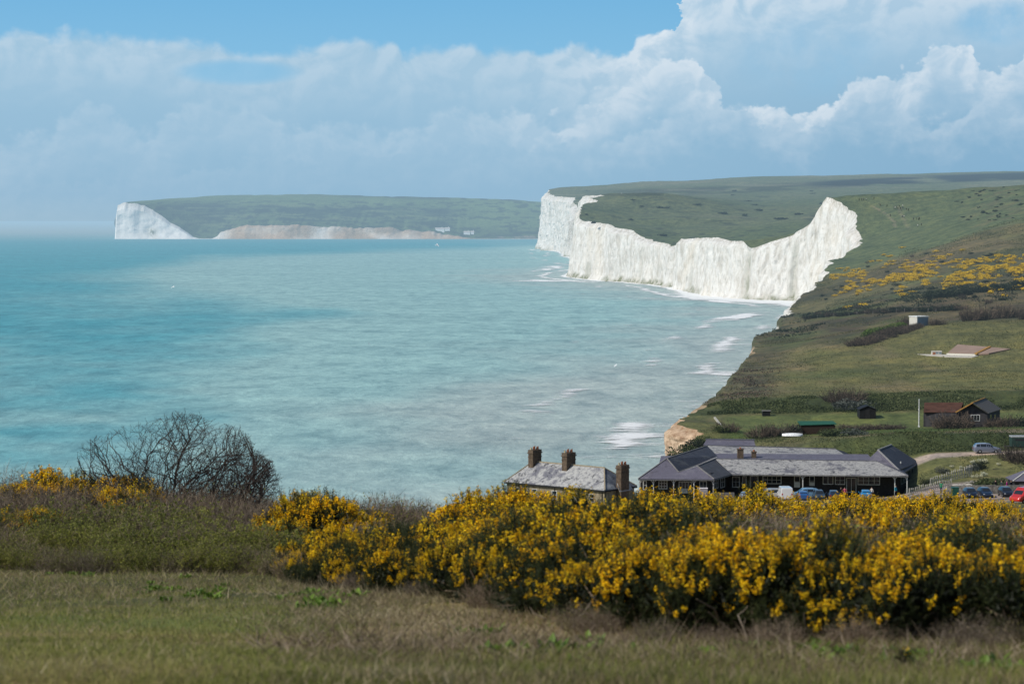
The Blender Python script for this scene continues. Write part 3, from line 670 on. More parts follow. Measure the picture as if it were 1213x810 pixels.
# ------------------------------------------------------------------ building materials
def slate_mat(name, base, lichen, dark, cover=.5, course=.32):
    t = NT(name); p = t.pos()
    n = t.noise(p, .55, 6, .68, .4); n2 = t.noise(p, 2.4, 4, .7); n3 = t.noise(p, .16, 3, .6)
    br = t.n('ShaderNodeTexVoronoi', feature='F1'); t.L.new(t.mp(p, (2.6, 2.6, 4.5)), br.inputs['Vector'])
    c = t.mix(t.mr(br.outputs['Color'], 0, 1, .0, 1), tuple(q * .72 for q in base), tuple(q * 1.25 for q in base))
    k = t.mr(t.math('ADD', n, t.math('MULTIPLY', t.math('SUBTRACT', n3, .5), .8)), .62 - cover * .3, .74 - cover * .3)
    c = t.mix(t.math('MULTIPLY', k, t.mr(n2, .3, .55)), c, lichen)
    c = t.mix(t.mr(t.noise(p, 1.0, 4, .7, .3), .565, .63, 0, .85), c, dark)
    return t.end(t.bsdf(c, .75, .25, t.bump(t.math('ADD', n2, br.outputs['Distance']), .5, .06)))
M_SLATE = slate_mat('lichened slate', (.13, .128, .145), (.37, .36, .335), (.055, .055, .062), 1.0)
M_SLATE_PALE = slate_mat('pale lichened slate', (.15, .15, .17), (.40, .395, .375), (.045, .045, .055), .75)
M_SLATE_PURPLE = slate_mat('clean purple slate', (.125, .118, .150), (.17, .16, .185), (.085, .08, .10), .3)
M_SLATE_SHADE = slate_mat('shade-painted dark slate', (.045, .048, .062), (.09, .09, .095), (.028, .03, .038), .3)  # darker slate copy, shade of the right-hand slopes put into its colour
M_RIDGE = simple('ridge tile', (.30, .25, .17), .8)
M_LEAD = simple('lead flashing', (.10, .10, .115), .5)
M_BOARD = simple('black weatherboard', (.022, .020, .020), .7, .3, .35)
M_WHITE = simple('weathered white paint', (.55, .55, .52), .55, .3, .12)
M_GLASS = NT('window glass'); M_GLASS = M_GLASS.end(M_GLASS.bsdf((.018, .022, .027), .08, .5))
M_STONE = simple('flint and brick wall', (.24, .20, .135), .9, .1, .5, 2.2, bump=.6)
M_BRICKCH = simple('sooty brick', (.115, .085, .060), .9, .1, .45, 3.0, bump=.5)
M_POT = simple('terracotta pot', (.32, .12, .06), .8, .2, .3)
M_POTB = simple('buff pot', (.42, .36, .22), .8, .2, .2)
M_TIMBER = simple('grey timber', (.13, .125, .12), .85, .15, .3, 1.2)
M_PALE = simple('bleached timber', (.42, .40, .34), .85, .15, .25)
M_RUST = simple('rusty red roof', (.085, .043, .031), .85, .15, .35, .5)
M_ORANGE = simple('orange lichen verge', (.34, .19, .06), .85, .15, .3)
M_TAR = simple('tarred board', (.012, .013, .015), .7, .3, .3)
M_GREENROOF = simple('green felt', (.022, .095, .060), .8, .2, .25)
M_BROWNWALL = simple('creosoted board', (.040, .028, .022), .8, .2, .3)
M_CREAM = simple('cream render', (.55, .53, .47), .8, .2, .1)
M_BLUEGREY = simple('blue grey door and painted shade', (.20, .26, .31), .6, .3, .1)  # paint on the kiosk doors, painted shade on the white hut's front
M_CONC = simple('bare concrete', (.46, .43, .37), .9, .1, .15, .6)
M_PANEL = simple('pinkish brown sheeting', (.30, .215, .17), .85, .1, .12, .3)
M_FLINT = simple('flint wall', (.20, .185, .16), .9, .1, .55, 3.0, bump=.7)
def corrugated():
    t = NT('ribbed grey sheet'); w = t.n('ShaderNodeTexWave', wave_type='BANDS', bands_direction='X'); t.L.new(t.mp(t.pos(), (.9, .35, 0)), w.inputs['Vector']); w.inputs['Scale'].default_value = 1.0
    w.inputs['Distortion'].default_value = .4
    return t.end(t.bsdf(t.mix(w.outputs['Fac'], (.05, .045, .042), (.21, .19, .17)), .8, .2))
M_RIB = corrugated()

def wall_box(mb, A, B, zb, zt, th=.25, m=0):
    A = Vector((A.x, A.y, 0)); B = Vector((B.x, B.y, 0)); d = (B - A).normalized(); n = Vector((-d.y, d.x, 0))
    if n.y < 0: n = -n
    n *= th
    zt = zt if hasattr(zt, '__len__') else (zt, zt)
    vs = []
    for p, zz in ((A, zt[0]), (B, zt[1])):
        for q in (p, p + n): vs += [(q.x, q.y, zb), (q.x, q.y, zz)]
    mb.add(vs, [(0, 1, 5, 4), (2, 6, 7, 3), (0, 2, 3, 1), (4, 5, 7, 6), (1, 3, 7, 5), (0, 4, 6, 2)], m)
def on_wall(A, B, px):
    k = (px - 606.5) / F * 1.0015; den = (B.x - A.x) - k * (B.y - A.y); t = (k * A.y - A.x) / den
    return Vector((A.x + t * (B.x - A.x), A.y + t * (B.y - A.y), 0))
def opening(parent, A, B, px0, px1, r0, r1, nv=2, nh=1, name='window', mats=None, solid=None):
    """a framed window or glazed door standing proud of the wall A-B, its panes a sub-part"""
    mats = mats or (M_WHITE, M_GLASS); a = on_wall(A, B, px0); b = on_wall(A, B, px1)
    z1 = P(px0, r0, a.y).z; z0 = P(px0, r1, a.y).z
    d = (b - a).normalized(); n = Vector((d.y, -d.x, 0));  n = n if n.y < 0 else -n
    L = (b - a).length; fw = .11
    M = Matrix(((d.x, n.x, 0, a.x), (d.y, n.y, 0, a.y), (0, 0, 1, 0), (0, 0, 0, 1)))
    mb = MB()
    mb.box(0, L, .0, .07, z0, z0 + fw, 0, M); mb.box(0, L, .0, .07, z1 - fw, z1, 0, M)
    for i in range(nv + 1):
        x = fw / 2 + (L - fw) * i / nv; w = fw if i in (0, nv) else .06
        mb.box(x - w / 2, x + w / 2, .0, .068, z0 + fw, z1 - fw, 0, M)
    for j in range(1, nh):
        z = z0 + (z1 - z0) * j / nh; mb.box(fw, L - fw, 0, .055, z - .025, z + .025, 0, M)
    if solid is not None: mb.box(fw, L - fw, .0, .05, z0 + fw, z0 + fw + (z1 - z0) * solid, 0, M)
    o = mb.build(name, mats[0], parent)
    g = MB().box(fw, L - fw, .004, .025, z0 + fw, z1 - fw, 0, M).build('pane', mats[1], o)
    return o
def zero_parent(root):
    """children are modelled in world coordinates; shift them so the root sits at the thing's base"""
    l = Vector(root.location)
    def sh(o):
        for c in o.children:
            if c.type == 'MESH': c.data.transform(Matrix.Translation(-l))
            sh(c)
    sh(root)

# ------------------------------------------------------------------ long low building with verandas
def hotel():
    base = P(940, 589, 405); zb = 8.6
    t = thing('seaside_hotel', 'long low black boarded building with slate roofs and white veranda posts', 'building', (base.x, base.y, 10.0))
    def roof(name, polys, mats, th=.14, parent=t):
        mb = MB()
        for i, pl in enumerate(polys):
            m = 0
            if isinstance(pl, tuple): pl, m = pl
            mb.slab([P(*q) for q in pl], th, m)
        return mb.build(name, mats, parent)
    eL0 = (756, 567, 400); eM = (815, 567.4, 399.3); eL1 = (846, 567.5, 398.6); R1 = (790, 543, 404.5); R1b = (838, 528, 425); V = (804, 559.3, 401.6)
    Q = (850, 540.3, 418); R2 = (826, 552, 403); R2b = (848, 543, 415.5); D = (867, 561.3, 405.3)
    r = roof('roof', [([eL0, eM, V, R1], 0), ([R1, V, Q, R1b], 1), ([eL0, R1, R1b, (786, 549.5, 425)], 0), ([eM, eL1, R2, V], 0), ([R2, V, Q, R2b], 2), ([R2, eL1, D, R2b], 3)], [M_SLATE_PURPLE, M_SLATE_SHADE, M_SLATE, simple('shade-painted grey slate', (.060, .062, .070), .8, .2, .3, 1.5)])  # right slopes get slates with the shade already in their colour
    mb = MB()
    for a, b in ((R1, R1b), (R2, R2b), (R1, V), (R1, eL0), (R2, eL1), (V, R2b)):
        mb.bar(P(*a) + Vector((0, 0, .06)), P(*b) + Vector((0, 0, .06)), .16, .12)
    mb.build('ridge_tile', simple('stone ridge', (.20, .19, .18)), r)
    E = (1076, 563.2, 400.6); Rm = (1038, 546, 408.5)
    r = roof('roof', [([D, E, Rm, (848, 543.4, 413.5)], 0), ([E, Rm, (1066, 553, 411), (1072, 559, 404)], 1)], [M_SLATE, M_SLATE_SHADE])
    mb = MB(); mb.bar(P(848, 543, 413.5), P(*Rm) + Vector((0, 0, .03)), .2, .14); mb.bar(P(*Rm) + Vector((0, 0, .05)), P(*E) + Vector((0, 0, .05)), .14, .12); mb.build('ridge_tile', M_LEAD, r)
    roof('roof', [[(843, 544.4, 414.4), (1034, 544.6, 412), (1028, 537.8, 419.5), (846, 537, 421.5)]], [M_SLATE_PURPLE])
    r = roof('roof', [([(846, 537.8, 422), (1002, 539.3, 420), (990, 531.8, 427), (838, 527.5, 428.5)], 0), ([(1002, 539.3, 420), (990, 531.8, 427), (1007, 536.5, 434)], 1)], [M_SLATE, M_SLATE_SHADE])
    MB().bar(P(838, 527.2, 428.5), P(990, 531.4, 427), .2, .16).build('ridge_tile', M_LEAD, r)
    r = roof('roof', [([(833, 527, 434), (895, 527.6, 434), (893, 521.2, 437.5), (837, 520.2, 437.5)], 0)], [M_SLATE_PURPLE]);
    MB().bar(P(836, 520.2, 437.5), P(894, 521.0, 437.5), .5, .25).build('ridge_tile', M_LEAD, r)
    # low pale wing peeping out on the seaward side
    roof('roof', [[(781, 547.5, 427), (800, 547.5, 426), (800, 539.6, 432), (783, 540, 432)]], [M_SLATE_PURPLE])
    Rf = (1040, 533, 412); Rb = (1056, 526.8, 422); ER = (1069, 561, 404); EB = (1090, 548, 421)
    r = roof('roof', [([Rf, ER, EB, Rb], 1), ([Rf, ER, (1062, 557, 405.5), (1027, 545, 409)], 0), ([Rf, (1027, 545, 409), (1034, 540, 421), Rb], 0)], [M_SLATE_PURPLE, M_SLATE_SHADE])
    mb = MB(); mb.bar(P(*Rf) + Vector((0, 0, .05)), P(*Rb) + Vector((0, 0, .05)), .2, .16); mb.bar(P(*Rf) + Vector((0, 0, .05)), P(*ER) + Vector((0, 0, .05)), .2, .16); mb.build('ridge_tile', simple('stone ridge', (.26, .25, .24)), r)
    vp = P(1067, 549, 411.5); MB().tube([vp - Vector((0, 0, .5)), vp + Vector((0, 0, .35))], .1, 8).build('vent_pipe', M_WHITE, t)
    # walls
    W = {}
    mb = MB()
    for key, a, b, rt in (('pav', (759, 402), (842, 401), 564.5), ('pavside', (842, 401), (864, 408.5), 560), ('main', (864, 408.5), (1066, 405), 559.5), ('wing', (1066.5, 405.2), (1087.5, 420.5), 556)):
        A = P(a[0], 560, a[1]); B = P(b[0], 560, b[1]); W[key] = (A, B)
        wall_box(mb, A, B, zb, (P(a[0], rt, a[1]).z, P(b[0], rt if key not in ('wing', 'pavside') else (547.5 if key == 'wing' else 560), b[1]).z))
    A = P(759, 560, 402); B = P(787, 560, 424); wall_box(mb, A, B, zb, 12.9)
    A = P(787, 560, 424); B = P(836, 560, 436); wall_box(mb, A, B, zb, 12.9); A2 = P(836, 560, 438); B2 = P(1088, 560, 422); wall_box(mb, A2, B2, zb, 12.8)
    mb.build('wall', M_BOARD, t)
    # upstand walls behind the stepped roofs
    for a, b, z0, z1 in (((846, 422.3), (1000, 420.4), 13.2, 14.6), ((834, 434.4), (894, 434.4), 13, 15.0)):
        mb = MB(); wall_box(mb, P(a[0], 540, a[1]), P(b[0], 540, b[1]), z0, z1); mb.build('wall', M_TIMBER, t)
    # veranda posts with curved braces
    for px, y, rt, lr in ((758, 400.6, 567.5, 2), (774, 400.4, 567.5, 3), (798, 400.1, 567.6, 3), (822, 399.7, 567.7, 3), (845, 399.2, 567.8, 1), (951, 403.8, 562.6, 3), (1060, 401.6, 563.2, 3), (1074.5, 401.0, 563.4, 1)):
        p = P(px, rt, y); mb = MB(); mb.box(p.x - .07, p.x + .07, y - .07, y + .07, zb, p.z)
        for sgn, bit in ((-1, 1), (1, 2)):
            if lr & bit:
                mb.tube([(p.x, y, p.z - .95), (p.x + sgn * .12, y, p.z - .5), (p.x + sgn * .35, y, p.z - .2), (p.x + sgn * .7, y, p.z - .06)], .055, 5)
        mb.build('veranda_post', M_WHITE, t)
    # gutter boards
    mb = MB()
    for a, b in ((eL0, eL1), (eL1, D), (D, E)):
        mb.bar(P(*a) + Vector((0, -.06, -.16)), P(*b) + Vector((0, -.06, -.16)), .1, .14)
    mb.build('gutter', simple('grey gutter', (.12, .12, .12), .5), t)
    A, B = W['pav']; opening(t, A, B, 780.5, 791, 568.5, 579, 3, 3); opening(t, A, B, 829, 838, 569.5, 580.5, 2, 2); opening(t, A, B, 804.5, 820, 570, 584, 4, 1, 'door', solid=.35); opening(t, A, B, 762, 766.5, 569, 580, 1, 2)
    A, B = W['pavside']; opening(t, A, B, 847, 851, 566, 579, 2, 2); opening(t, A, B, 854, 859, 565, 578, 2, 2)
    A, B = W['main']
    for px0, px1, r0, r1, nv, nh, nm, so in ((868, 877, 564, 577, 2, 2, 'window', None), (880, 885, 563.5, 575, 1, 1, 'window', None), (889, 899, 563, 581, 1, 1, 'door', None), (904, 926.5, 563.2, 572.8, 4, 2, 'window', None), (941.5, 948.5, 563.5, 577, 1, 2, 'door', .4),
                                             (959.5, 966, 563.5, 575, 1, 2, 'door', .3), (975.5, 988, 563.3, 573.5, 2, 1, 'window', None), (990, 1002, 563.5, 573.8, 2, 2, 'window', None), (1003.5, 1015.5, 565.5, 583, 2, 1, 'door', None), (1017, 1043.5, 563.8, 574, 4, 2, 'window', None)):
        opening(t, A, B, px0, px1, r0, r1, nv, nh, nm, solid=so)
    A, B = W['wing']
    for k, (a, b) in enumerate(((1068.2, 1071), (1072, 1075), (1076, 1079), (1080.2, 1083), (1083.8, 1086.5))):
        opening(t, A, B, a, b, 562 - 2.4 * k, 574 - 2.0 * k, 1, 1, mats=(simple('shaded green paint', (.17, .19, .16)), M_GLASS))
    # dark brick chimneys
    for px, y, w, r0, r1 in ((877, 416, 1.0, 532.3, 544.5), (893, 416.5, .75, 535.2, 545)):
        p = P(px, r0, y); q = P(px, r1, y); mb = MB(); mb.box(p.x - w / 2, p.x + w / 2, y - .5, y + .5, q.z - 1, p.z); mb.box(p.x - w / 2 - .09, p.x + w / 2 + .09, y - .59, y + .59, p.z, p.z + .12)
        c = mb.build('chimney', M_BRICKCH, t); MB().tube([(p.x, y, p.z + .12), (p.x, y, p.z + .38)], .16, 8).build('chimney_pot', M_POT, c)
    zero_parent(t); return t
hotel()

# ------------------------------------------------------------------ cottage terrace at the cliff edge
def cottages():
    C = P(716, 580.3, 370); a = Vector((-.772, .635, 0)); b = Vector((.635, .772, 0)); L = 19.0; Wd = 7.5; zE = C.z
    O = Vector((C.x, C.y, 0)) + a * L / 2 + b * Wd / 2
    t = thing('cottage_terrace', 'stone terrace with pale slate hipped roof and three tall chimneys by the sea', 'house', (O.x, O.y, 10))
    zr = P(716, 554, 374.7).z; ov = .3
    def pt(s, d, z): q = Vector((C.x, C.y, 0)) + a * s + b * d; return Vector((q.x, q.y, z))
    e = [pt(-ov, -ov, zE), pt(L + ov, -ov, zE), pt(L + ov, Wd + ov, zE), pt(-ov, Wd + ov, zE)]; r0 = pt(2.9, Wd / 2, zr); r1 = pt(L - 2.2, Wd / 2, zr + .1)
    mb = MB(); mb.slab([e[0], e[1], r1, r0], .12, 0); mb.slab([e[1], e[2], r1], .12, 1); mb.slab([e[2], e[3], r0, r1], .12, 0); mb.slab([e[3], e[0], r0], .12, 1)
    rf = mb.build('roof', [M_SLATE_PALE, slate_mat('bluish slate', (.11, .125, .15), (.30, .31, .31), (.05, .05, .06), .3)], t)
    mb = MB(); up = Vector((0, 0, .05)); mb.bar(r0 + up, r1 + up, .22, .16)
    for p, q in ((e[0], r0), (e[3], r0), (e[1], r1), (e[2], r1)): mb.bar(p + up, q + up, .18, .12)
    mb.build('ridge_tile', M_RIDGE, rf)
    mb = MB()
    for p, q in ((e[0], e[1]), (e[0], e[3])): mb.bar(p - Vector((0, 0, .16)), q - Vector((0, 0, .16)), .14, .2)
    for s in (0.4, 9.5): mb.tube([pt(s, -.1, zE - .2), pt(s, -.1, 10)], .06, 6)
    mb.build('gutter', M_TAR, rf)
    mb = MB()
    cs = [pt(0, 0, 0), pt(L, 0, 0), pt(L, Wd, 0), pt(0, Wd, 0)]
    for i in range(4):
        p, q = cs[i], cs[(i + 1) % 4]; d = (q - p).normalized(); n = Vector((-d.y, d.x, 0)); mid = (cs[0] + cs[2]) / 2
        if n.dot(mid - p) < 0: n = -n
        M = Matrix(((d.x, n.x, 0, p.x), (d.y, n.y, 0, p.y), (0, 0, 1, 0), (0, 0, 0, 1))); mb.box(.003 * i, (q - p).length - .003 * i, 0, .3, 8, zE - .1, 0, M)
    mb.build('wall', M_STONE, t)
    A, B = pt(L, 0, 0), pt(0, 0, 0)
    for s in (17, 13.5, 9.6, 6.2, 2.4):
        d = -a; M = Matrix(((d.x, -b.x, 0, pt(s + .5, 0, 0).x), (d.y, -b.y, 0, pt(s + .5, 0, 0).y), (0, 0, 1, 0), (0, 0, 0, 1)))
        mb = MB(); z0, z1 = zE - 2.0, zE - .75
        mb.box(0, 1, 0, .06, z0, z0 + .08, 0, M); mb.box(0, 1, 0, .06, z1 - .08, z1, 0, M); mb.box(0, .08, 0, .055, z0 + .08, z1 - .08, 0, M); mb.box(.92, 1, 0, .055, z0 + .08, z1 - .08, 0, M); mb.box(.08, .92, 0, .05, (z0 + z1) / 2 - .03, (z0 + z1) / 2 + .03, 0, M)
        o = mb.build('window', M_WHITE, t); MB().box(.08, .92, .004, .02, z0 + .08, z1 - .08, 0, M).build('pane', M_GLASS, o)
    def chimney(s, d, wl, wd, zb, zt, pots):
        M = Matrix(((-a.x, b.x, 0, pt(s, d, 0).x), (-a.y, b.y, 0, pt(s, d, 0).y), (0, 0, 1, 0), (0, 0, 0, 1)))
        mb = MB(); mb.box(-wl / 2, wl / 2, -wd / 2, wd / 2, zb, zt - .55, 0, M); mb.box(-wl / 2 - .12, wl / 2 + .12, -wd / 2 - .12, wd / 2 + .12, zt - .55, zt - .4, 0, M); mb.box(-wl / 2 - .03, wl / 2 + .03, -wd / 2 - .03, wd / 2 + .03, zt - .4, zt, 0, M)
        mb.box(-wl / 2 - .06, wl / 2 + .06, -wd / 2 - .06, wd / 2 + .06, zt - 1.15, zt - 1.05, 0, M)
        c = mb.build('chimney', M_BRICKCH, t)
        for i in range(pots):
            q = M @ Vector((-.08 + .16 * (i % 2), -wd / 2 + wd * (i + .5) / pots, 0)); h = .38 + .16 * ((i * 7) % 3) / 2
            MB().tube([(q.x, q.y, zt), (q.x, q.y, zt + h * .85), (q.x, q.y, zt + h)], [.15, .11, .14], 8).build('chimney_pot', M_POTB if i == 0 else M_POT, c)
    chimney(L - 2.6, Wd / 2 - .1, .95, 2.1, zr - 2.2, zr + 2.0, 5); chimney(L / 2 + .2, Wd / 2 - .1, .95, 2.2, zr - 2, zr + 1.95, 5); chimney(-.45, Wd / 2 + .2, .95, 2.0, 8.2, zr + .65, 5)
    mb = MB(); mb.slab([pt(-1.0, 2.6, zE - .4), pt(-1.0, 5.9, zE - .4), pt(-.1, 5.6, zE + 1.0), pt(-.1, 3.0, zE + 1.0)], .1); mb.build('lean_to_roof', M_SLATE, t)
    zero_parent(t)
cottages()

# ------------------------------------------------------------------ boarded house above the road
def brown_house():
    base = P(1140, 503, 470); t = thing('boarded_house', 'grey boarded house with rusty red roof and ribbed gable above the road', 'house', (base.x, base.y, base.z))
    zb = base.z - .8
    apF = P(1152.5, 477, 467); apB = P(1167, 471.3, 478); eL = P(1132, 488.2, 468); eR = P(1171, 489.4, 467.6); eRB = P(1186.5, 484.3, 479); eLB = P(1142, 483, 478)
    mb = MB(); mb.slab([apF, eR, eRB, apB], .12, 0); mb.slab([eL, apF, apB, eLB], .12, 1)
    mb.slab([P(1094, 488, 470), P(1137, 488, 469.4), P(1141, 476.5, 474.5), P(1095, 476.6, 474.5)], .12, 1); mb.slab([P(1095, 476.6, 474.5), P(1141, 476.5, 474.5), P(1141, 482.5, 479), P(1095, 482.5, 479)], .12, 1)
    rf = mb.build('roof', [M_RIB, M_RUST], t)
    mb = MB(); mb.bar(eL, apF + Vector((0, 0, .05)), .14, .22); mb.bar(apF + Vector((0, 0, .06)), apB + Vector((0, 0, .06)), .2, .14); mb.build('verge_board', M_ORANGE, rf); MB().bar(apF, eR, .1, .2).build('verge_board', M_TIMBER, rf)
    mb = MB(); A = P(1134.5, 490, 468.3); B = P(1169.5, 490, 467.9); d = (B - A)
    vs = [(A.x, A.y, zb), (B.x, B.y, zb), (B.x, B.y, eR.z - .1), (apF.x, A.y - .2, apF.z - .16), (A.x, A.y, eL.z - .1)]
    mb.add(vs + [(q[0], q[1] + .2, q[2]) for q in vs], [(0, 1, 2, 3, 4), (9, 8, 7, 6, 5), (0, 5, 6, 1), (1, 6, 7, 2), (2, 7, 8, 3), (3, 8, 9, 4), (4, 9, 5, 0)])
    wall_box(mb, Vector((B.x + .01, B.y, 0)), P(1184.5, 490, 479), zb, (eR.z - .15, eRB.z - .15)); wall_box(mb, P(1095.5, 490, 470.5), Vector((A.x - .05, A.y + .6, 0)), zb, P(1095, 488.6, 470.5).z); wall_box(mb, P(1095.5, 490, 470.7), P(1096.5, 490, 479), zb, P(1095, 488.6, 470.5).z)
    wall_box(mb, P(1097, 490, 479), P(1184, 490, 479.4), zb, P(1095, 488.6, 470.5).z)
    mb.build('wall', simple('grey boarding', (.058, .056, .060), .8, .2, .25, 1.4), t)
    opening(t, A, B, 1150.5, 1161.5, 491, 498.5, 3, 1); A, B = Vector((B.x, B.y, 0)), P(1184.5, 490, 479)
    for a_, b_ in ((1173, 1175.5), (1178, 1180.5)): opening(t, A, B, a_, b_, 490.5, 497, 1, 1, mats=(M_TIMBER, M_GLASS))
    zero_parent(t)
brown_house()

def gable_shed(name, label, cat, px0, px1, y0, depth, r_eave, r_ridge, r_base, roofm, wallm, ridge='x', over=.2):
    """small hut; ridge along x, or along y with a gable towards the sea hill"""
    a = P(px0, r_eave, y0); b = P(px1, r_eave, y0); zb = P(px0, r_base, y0).z - .5; zr = P(px0, r_ridge, y0 + (depth / 2 if ridge == 'x' else 0)).z; ze = a.z
    cx, cy = (a.x + b.x) / 2, y0 + depth / 2; t = thing(name, label, cat, (cx, cy, zb + .5)); o = over
    x0, x1, y1 = a.x, b.x, y0 + depth; mb = MB(); wb = MB()
    if ridge == 'x':
        mb.slab([(x0 - o, y0 - o, ze - .06), (x1 + o, y0 - o, ze - .06), (x1 + o, cy, zr), (x0 - o, cy, zr)], .08); mb.slab([(x0 - o, cy, zr), (x1 + o, cy, zr), (x1 + o, y1 + o, ze - .06), (x0 - o, y1 + o, ze - .06)], .08)
        prof = [(y0, zb), (y1, zb), (y1, ze - .1), (cy, zr - .12), (y0, ze - .1)]; vs = [(x0, p, q) for p, q in prof] + [(x1, p, q) for p, q in prof]
    else:
        mb.slab([(x0 - o, y0 - o, ze - .06), (cx, y0 - o, zr), (cx, y1 + o, zr), (x0 - o, y1 + o, ze - .06)], .08); mb.slab([(cx, y0 - o, zr), (x1 + o, y0 - o, ze - .06), (x1 + o, y1 + o, ze - .06), (cx, y1 + o, zr)], .08)
        prof = [(x0, zb), (x1, zb), (x1, ze - .1), (cx, zr - .12), (x0, ze - .1)]; vs = [(p, y0, q) for p, q in prof] + [(p, y1, q) for p, q in prof]
    wb.add(vs, [(0, 1, 2, 3, 4), (9, 8, 7, 6, 5)] + [(i, i + 5, (i + 1) % 5 + 5, (i + 1) % 5) for i in (0, 1, 4, 2, 3)])
    mb.build('roof', roofm, t); wb.build('wall', wallm, t)
    return t, (x0, x1, y0, y1, ze, zr, zb)
def small_buildings():
    t, (x0, x1, y0, y1, ze, zr, zb) = gable_shed('garden_hut', 'small black tarred hut with low gable standing on the lawn', 'hut', 1018.5, 1037.5, 484, 3.6, 484.5, 480.3, 496, M_TAR, M_TAR, 'y')
    mb = MB(); mb.box((x0 + x1) / 2 - .45, (x0 + x1) / 2 + .45, y0 - .05, y0, zb + .5, zb + 2.3); mb.build('door', simple('dark door', (.02, .02, .022)), t)
    zero_parent(t)
    # long shed with green felt roof (single slope)
    a = P(949, 503.4, 456); b = P(985, 502.2, 456); zb = P(949, 517.5, 456).z - .5; t = thing('green_roofed_shed', 'dark brown shed with bright green felt roof behind the hotel', 'shed', ((a.x + b.x) / 2, 458, zb + .5))
    MB().slab([(a.x - .2, 455.8, a.z + .05), (b.x + .9, 455.8, b.z + .05), (b.x + .9, 460.4, a.z + .42), (a.x - .2, 460.4, a.z + .42)], .1).build('roof', M_GREENROOF, t)
    mb = MB(); mb.box(a.x, b.x + .7, 456, 460, zb, a.z - .08); mb.build('wall', M_BROWNWALL, t)
    mb = MB()
    for k in range(2): mb.box(b.x - .9 + .02, b.x + .5, 455.95, 455.995, zb + 1.0 + .5 * k, zb + 1.2 + .5 * k)
    mb.build('slatted_door', M_TIMBER, t); zero_parent(t)
    # low dark shelter on the lawn edge
    t, q = gable_shed('wooden_shelter', 'tiny dark wooden shelter against the bank near the cliff edge', 'shelter', 903.5, 912.5, 489.5, 1.6, 486.3, 485.6, 491, M_TIMBER, M_TAR, 'x', .15); zero_parent(t)
    # white hut on the hillside
    z = ground_at(1088, 704); t = thing('white_hut', 'flat roofed white hut with painted blue grey shade on its front on the hillside', 'hut', (z.x, 704, z.z))
    M = Matrix.Translation((z.x, 704, 0)) @ Matrix.Rotation(math.radians(26), 4, 'Z'); zt = P(1088, 374.2, 704).z; zb = z.z - .8
    MB().box(-2.0, 1.9, -1.9, 1.9, zb, zt - .22, 0, M).build('wall', M_CREAM, t); MB().box(-2.15, 2.05, -2.05, 2.05, zt - .218, zt, 0, M).build('roof', simple('white roof edge', (.75, .75, .72)), t)
    MB().box(-1.85, 1.75, -1.96, -1.903, zb + .9, zt - .4, 0, M).build('door', M_BLUEGREY, t); zero_parent(t)  # sheet across the front carries its shade in colour, not a door
    # sunken shed with two brown sheets of roof and a pale forecourt
    def hg(px, row, dz=0): return hill_at(px, row, 540, 760, .5) + Vector((0, 0, dz))
    q = hg(1140, 421); t = thing('sunken_shed', 'low sunken shed with two pinkish brown roof sheets on the grazed field', 'shed', q)
    mb = MB(); mb.slab([hg(1124, 419.8, .55), hg(1154, 421.4, .5), hg(1171, 411.8, .25), hg(1135, 409.2, .25)], .35); mb.build('roof_panel', M_PANEL, t)
    mb = MB(); mb.slab([hg(1159, 421.4, .45), hg(1172, 420.2, .4), hg(1198, 414.0, .2), hg(1176, 412.2, .2)], .35); mb.build('roof_panel', M_PANEL, t)
    mb = MB(); mb.slab([hg(1154.8, 421.6, .7), hg(1158.2, 421.6, .65), hg(1175, 412.1, .4), hg(1171.8, 411.9, .4)], .3); mb.build('roof_trim', M_ORANGE, t)
    mb = MB(); mb.slab([hg(1116, 420.6, .16), hg(1124, 420.8, .16), hg(1160, 422.0, .16), hg(1152, 424.0, .12), hg(1120, 423.4, .12)], .3); mb.slab([hg(1087, 419.8, .1), hg(1115.5, 420.4, .1), hg(1118, 422.8, .1), hg(1098, 421.4, .1)], .3); mb.build('forecourt', M_CONC, t)
    mb = MB(); wall_box(mb, hg(1122, 421), hg(1156, 422.0), q.z - 2, (hg(1122, 421, .55).z, hg(1156, 422, .5).z), .25); mb.build('wall', M_CREAM, t); zero_parent(t)
    t, (x0, x1, y0, y1, ze, zr, zb) = gable_shed('brick_kiosk', 'small brick and white kiosk at the end of the pale forecourt', 'kiosk', 1104.5, 1115.5, hill_at(1110, 420.4, 540, 760, .5).y, 1.8, 416.4, 415.4, 420.8, M_CONC, M_CREAM, 'x', .1)
    mb = MB(); mb.box(x0 + .9, x0 + 1.5, y0 - .03, y0, zb + .9, ze - .15); mb.box(x0 + 1.75, x1 - .1, y0 - .03, y0, zb + .9, ze - .15); mb.build('door', M_BLUEGREY, t); MB().box(x0 + .05, x0 + .8, y0 - .04, y0, zb + .5, ze - .12).build('brick_panel', simple('red brick', (.33, .15, .09)), t); zero_parent(t)
    # hut at the right edge beside the car park
    a = P(1200, 569.8, 384); apx = P(1232, 553, 387); zb = a.z - 2.6; x1 = P(1264, 570, 384).x; t = thing('slate_roofed_kiosk', 'slate roofed dark hut beside the flint wall at the car park', 'hut', ((a.x + x1) / 2, 387, zb + .4))
    e = [Vector((a.x, 384, a.z)), Vector((x1, 384, a.z)), Vector((x1, 390, a.z)), Vector((a.x, 390, a.z))]; r0 = Vector((apx.x - 1.2, 387, apx.z)); r1 = Vector((apx.x + 1.2, 387, apx.z))
    mb = MB(); mb.slab([e[0], e[1], r1, r0], .12); mb.slab([e[1], e[2], r1], .12); mb.slab([e[2], e[3], r0, r1], .12); mb.slab([e[3], e[0], r0], .12); rf = mb.build('roof', M_SLATE_PURPLE, t)
    MB().bar(e[0] + Vector((0, 0, .05)), r0 + Vector((0, 0, .05)), .16, .12).build('ridge_tile', M_CREAM, rf)
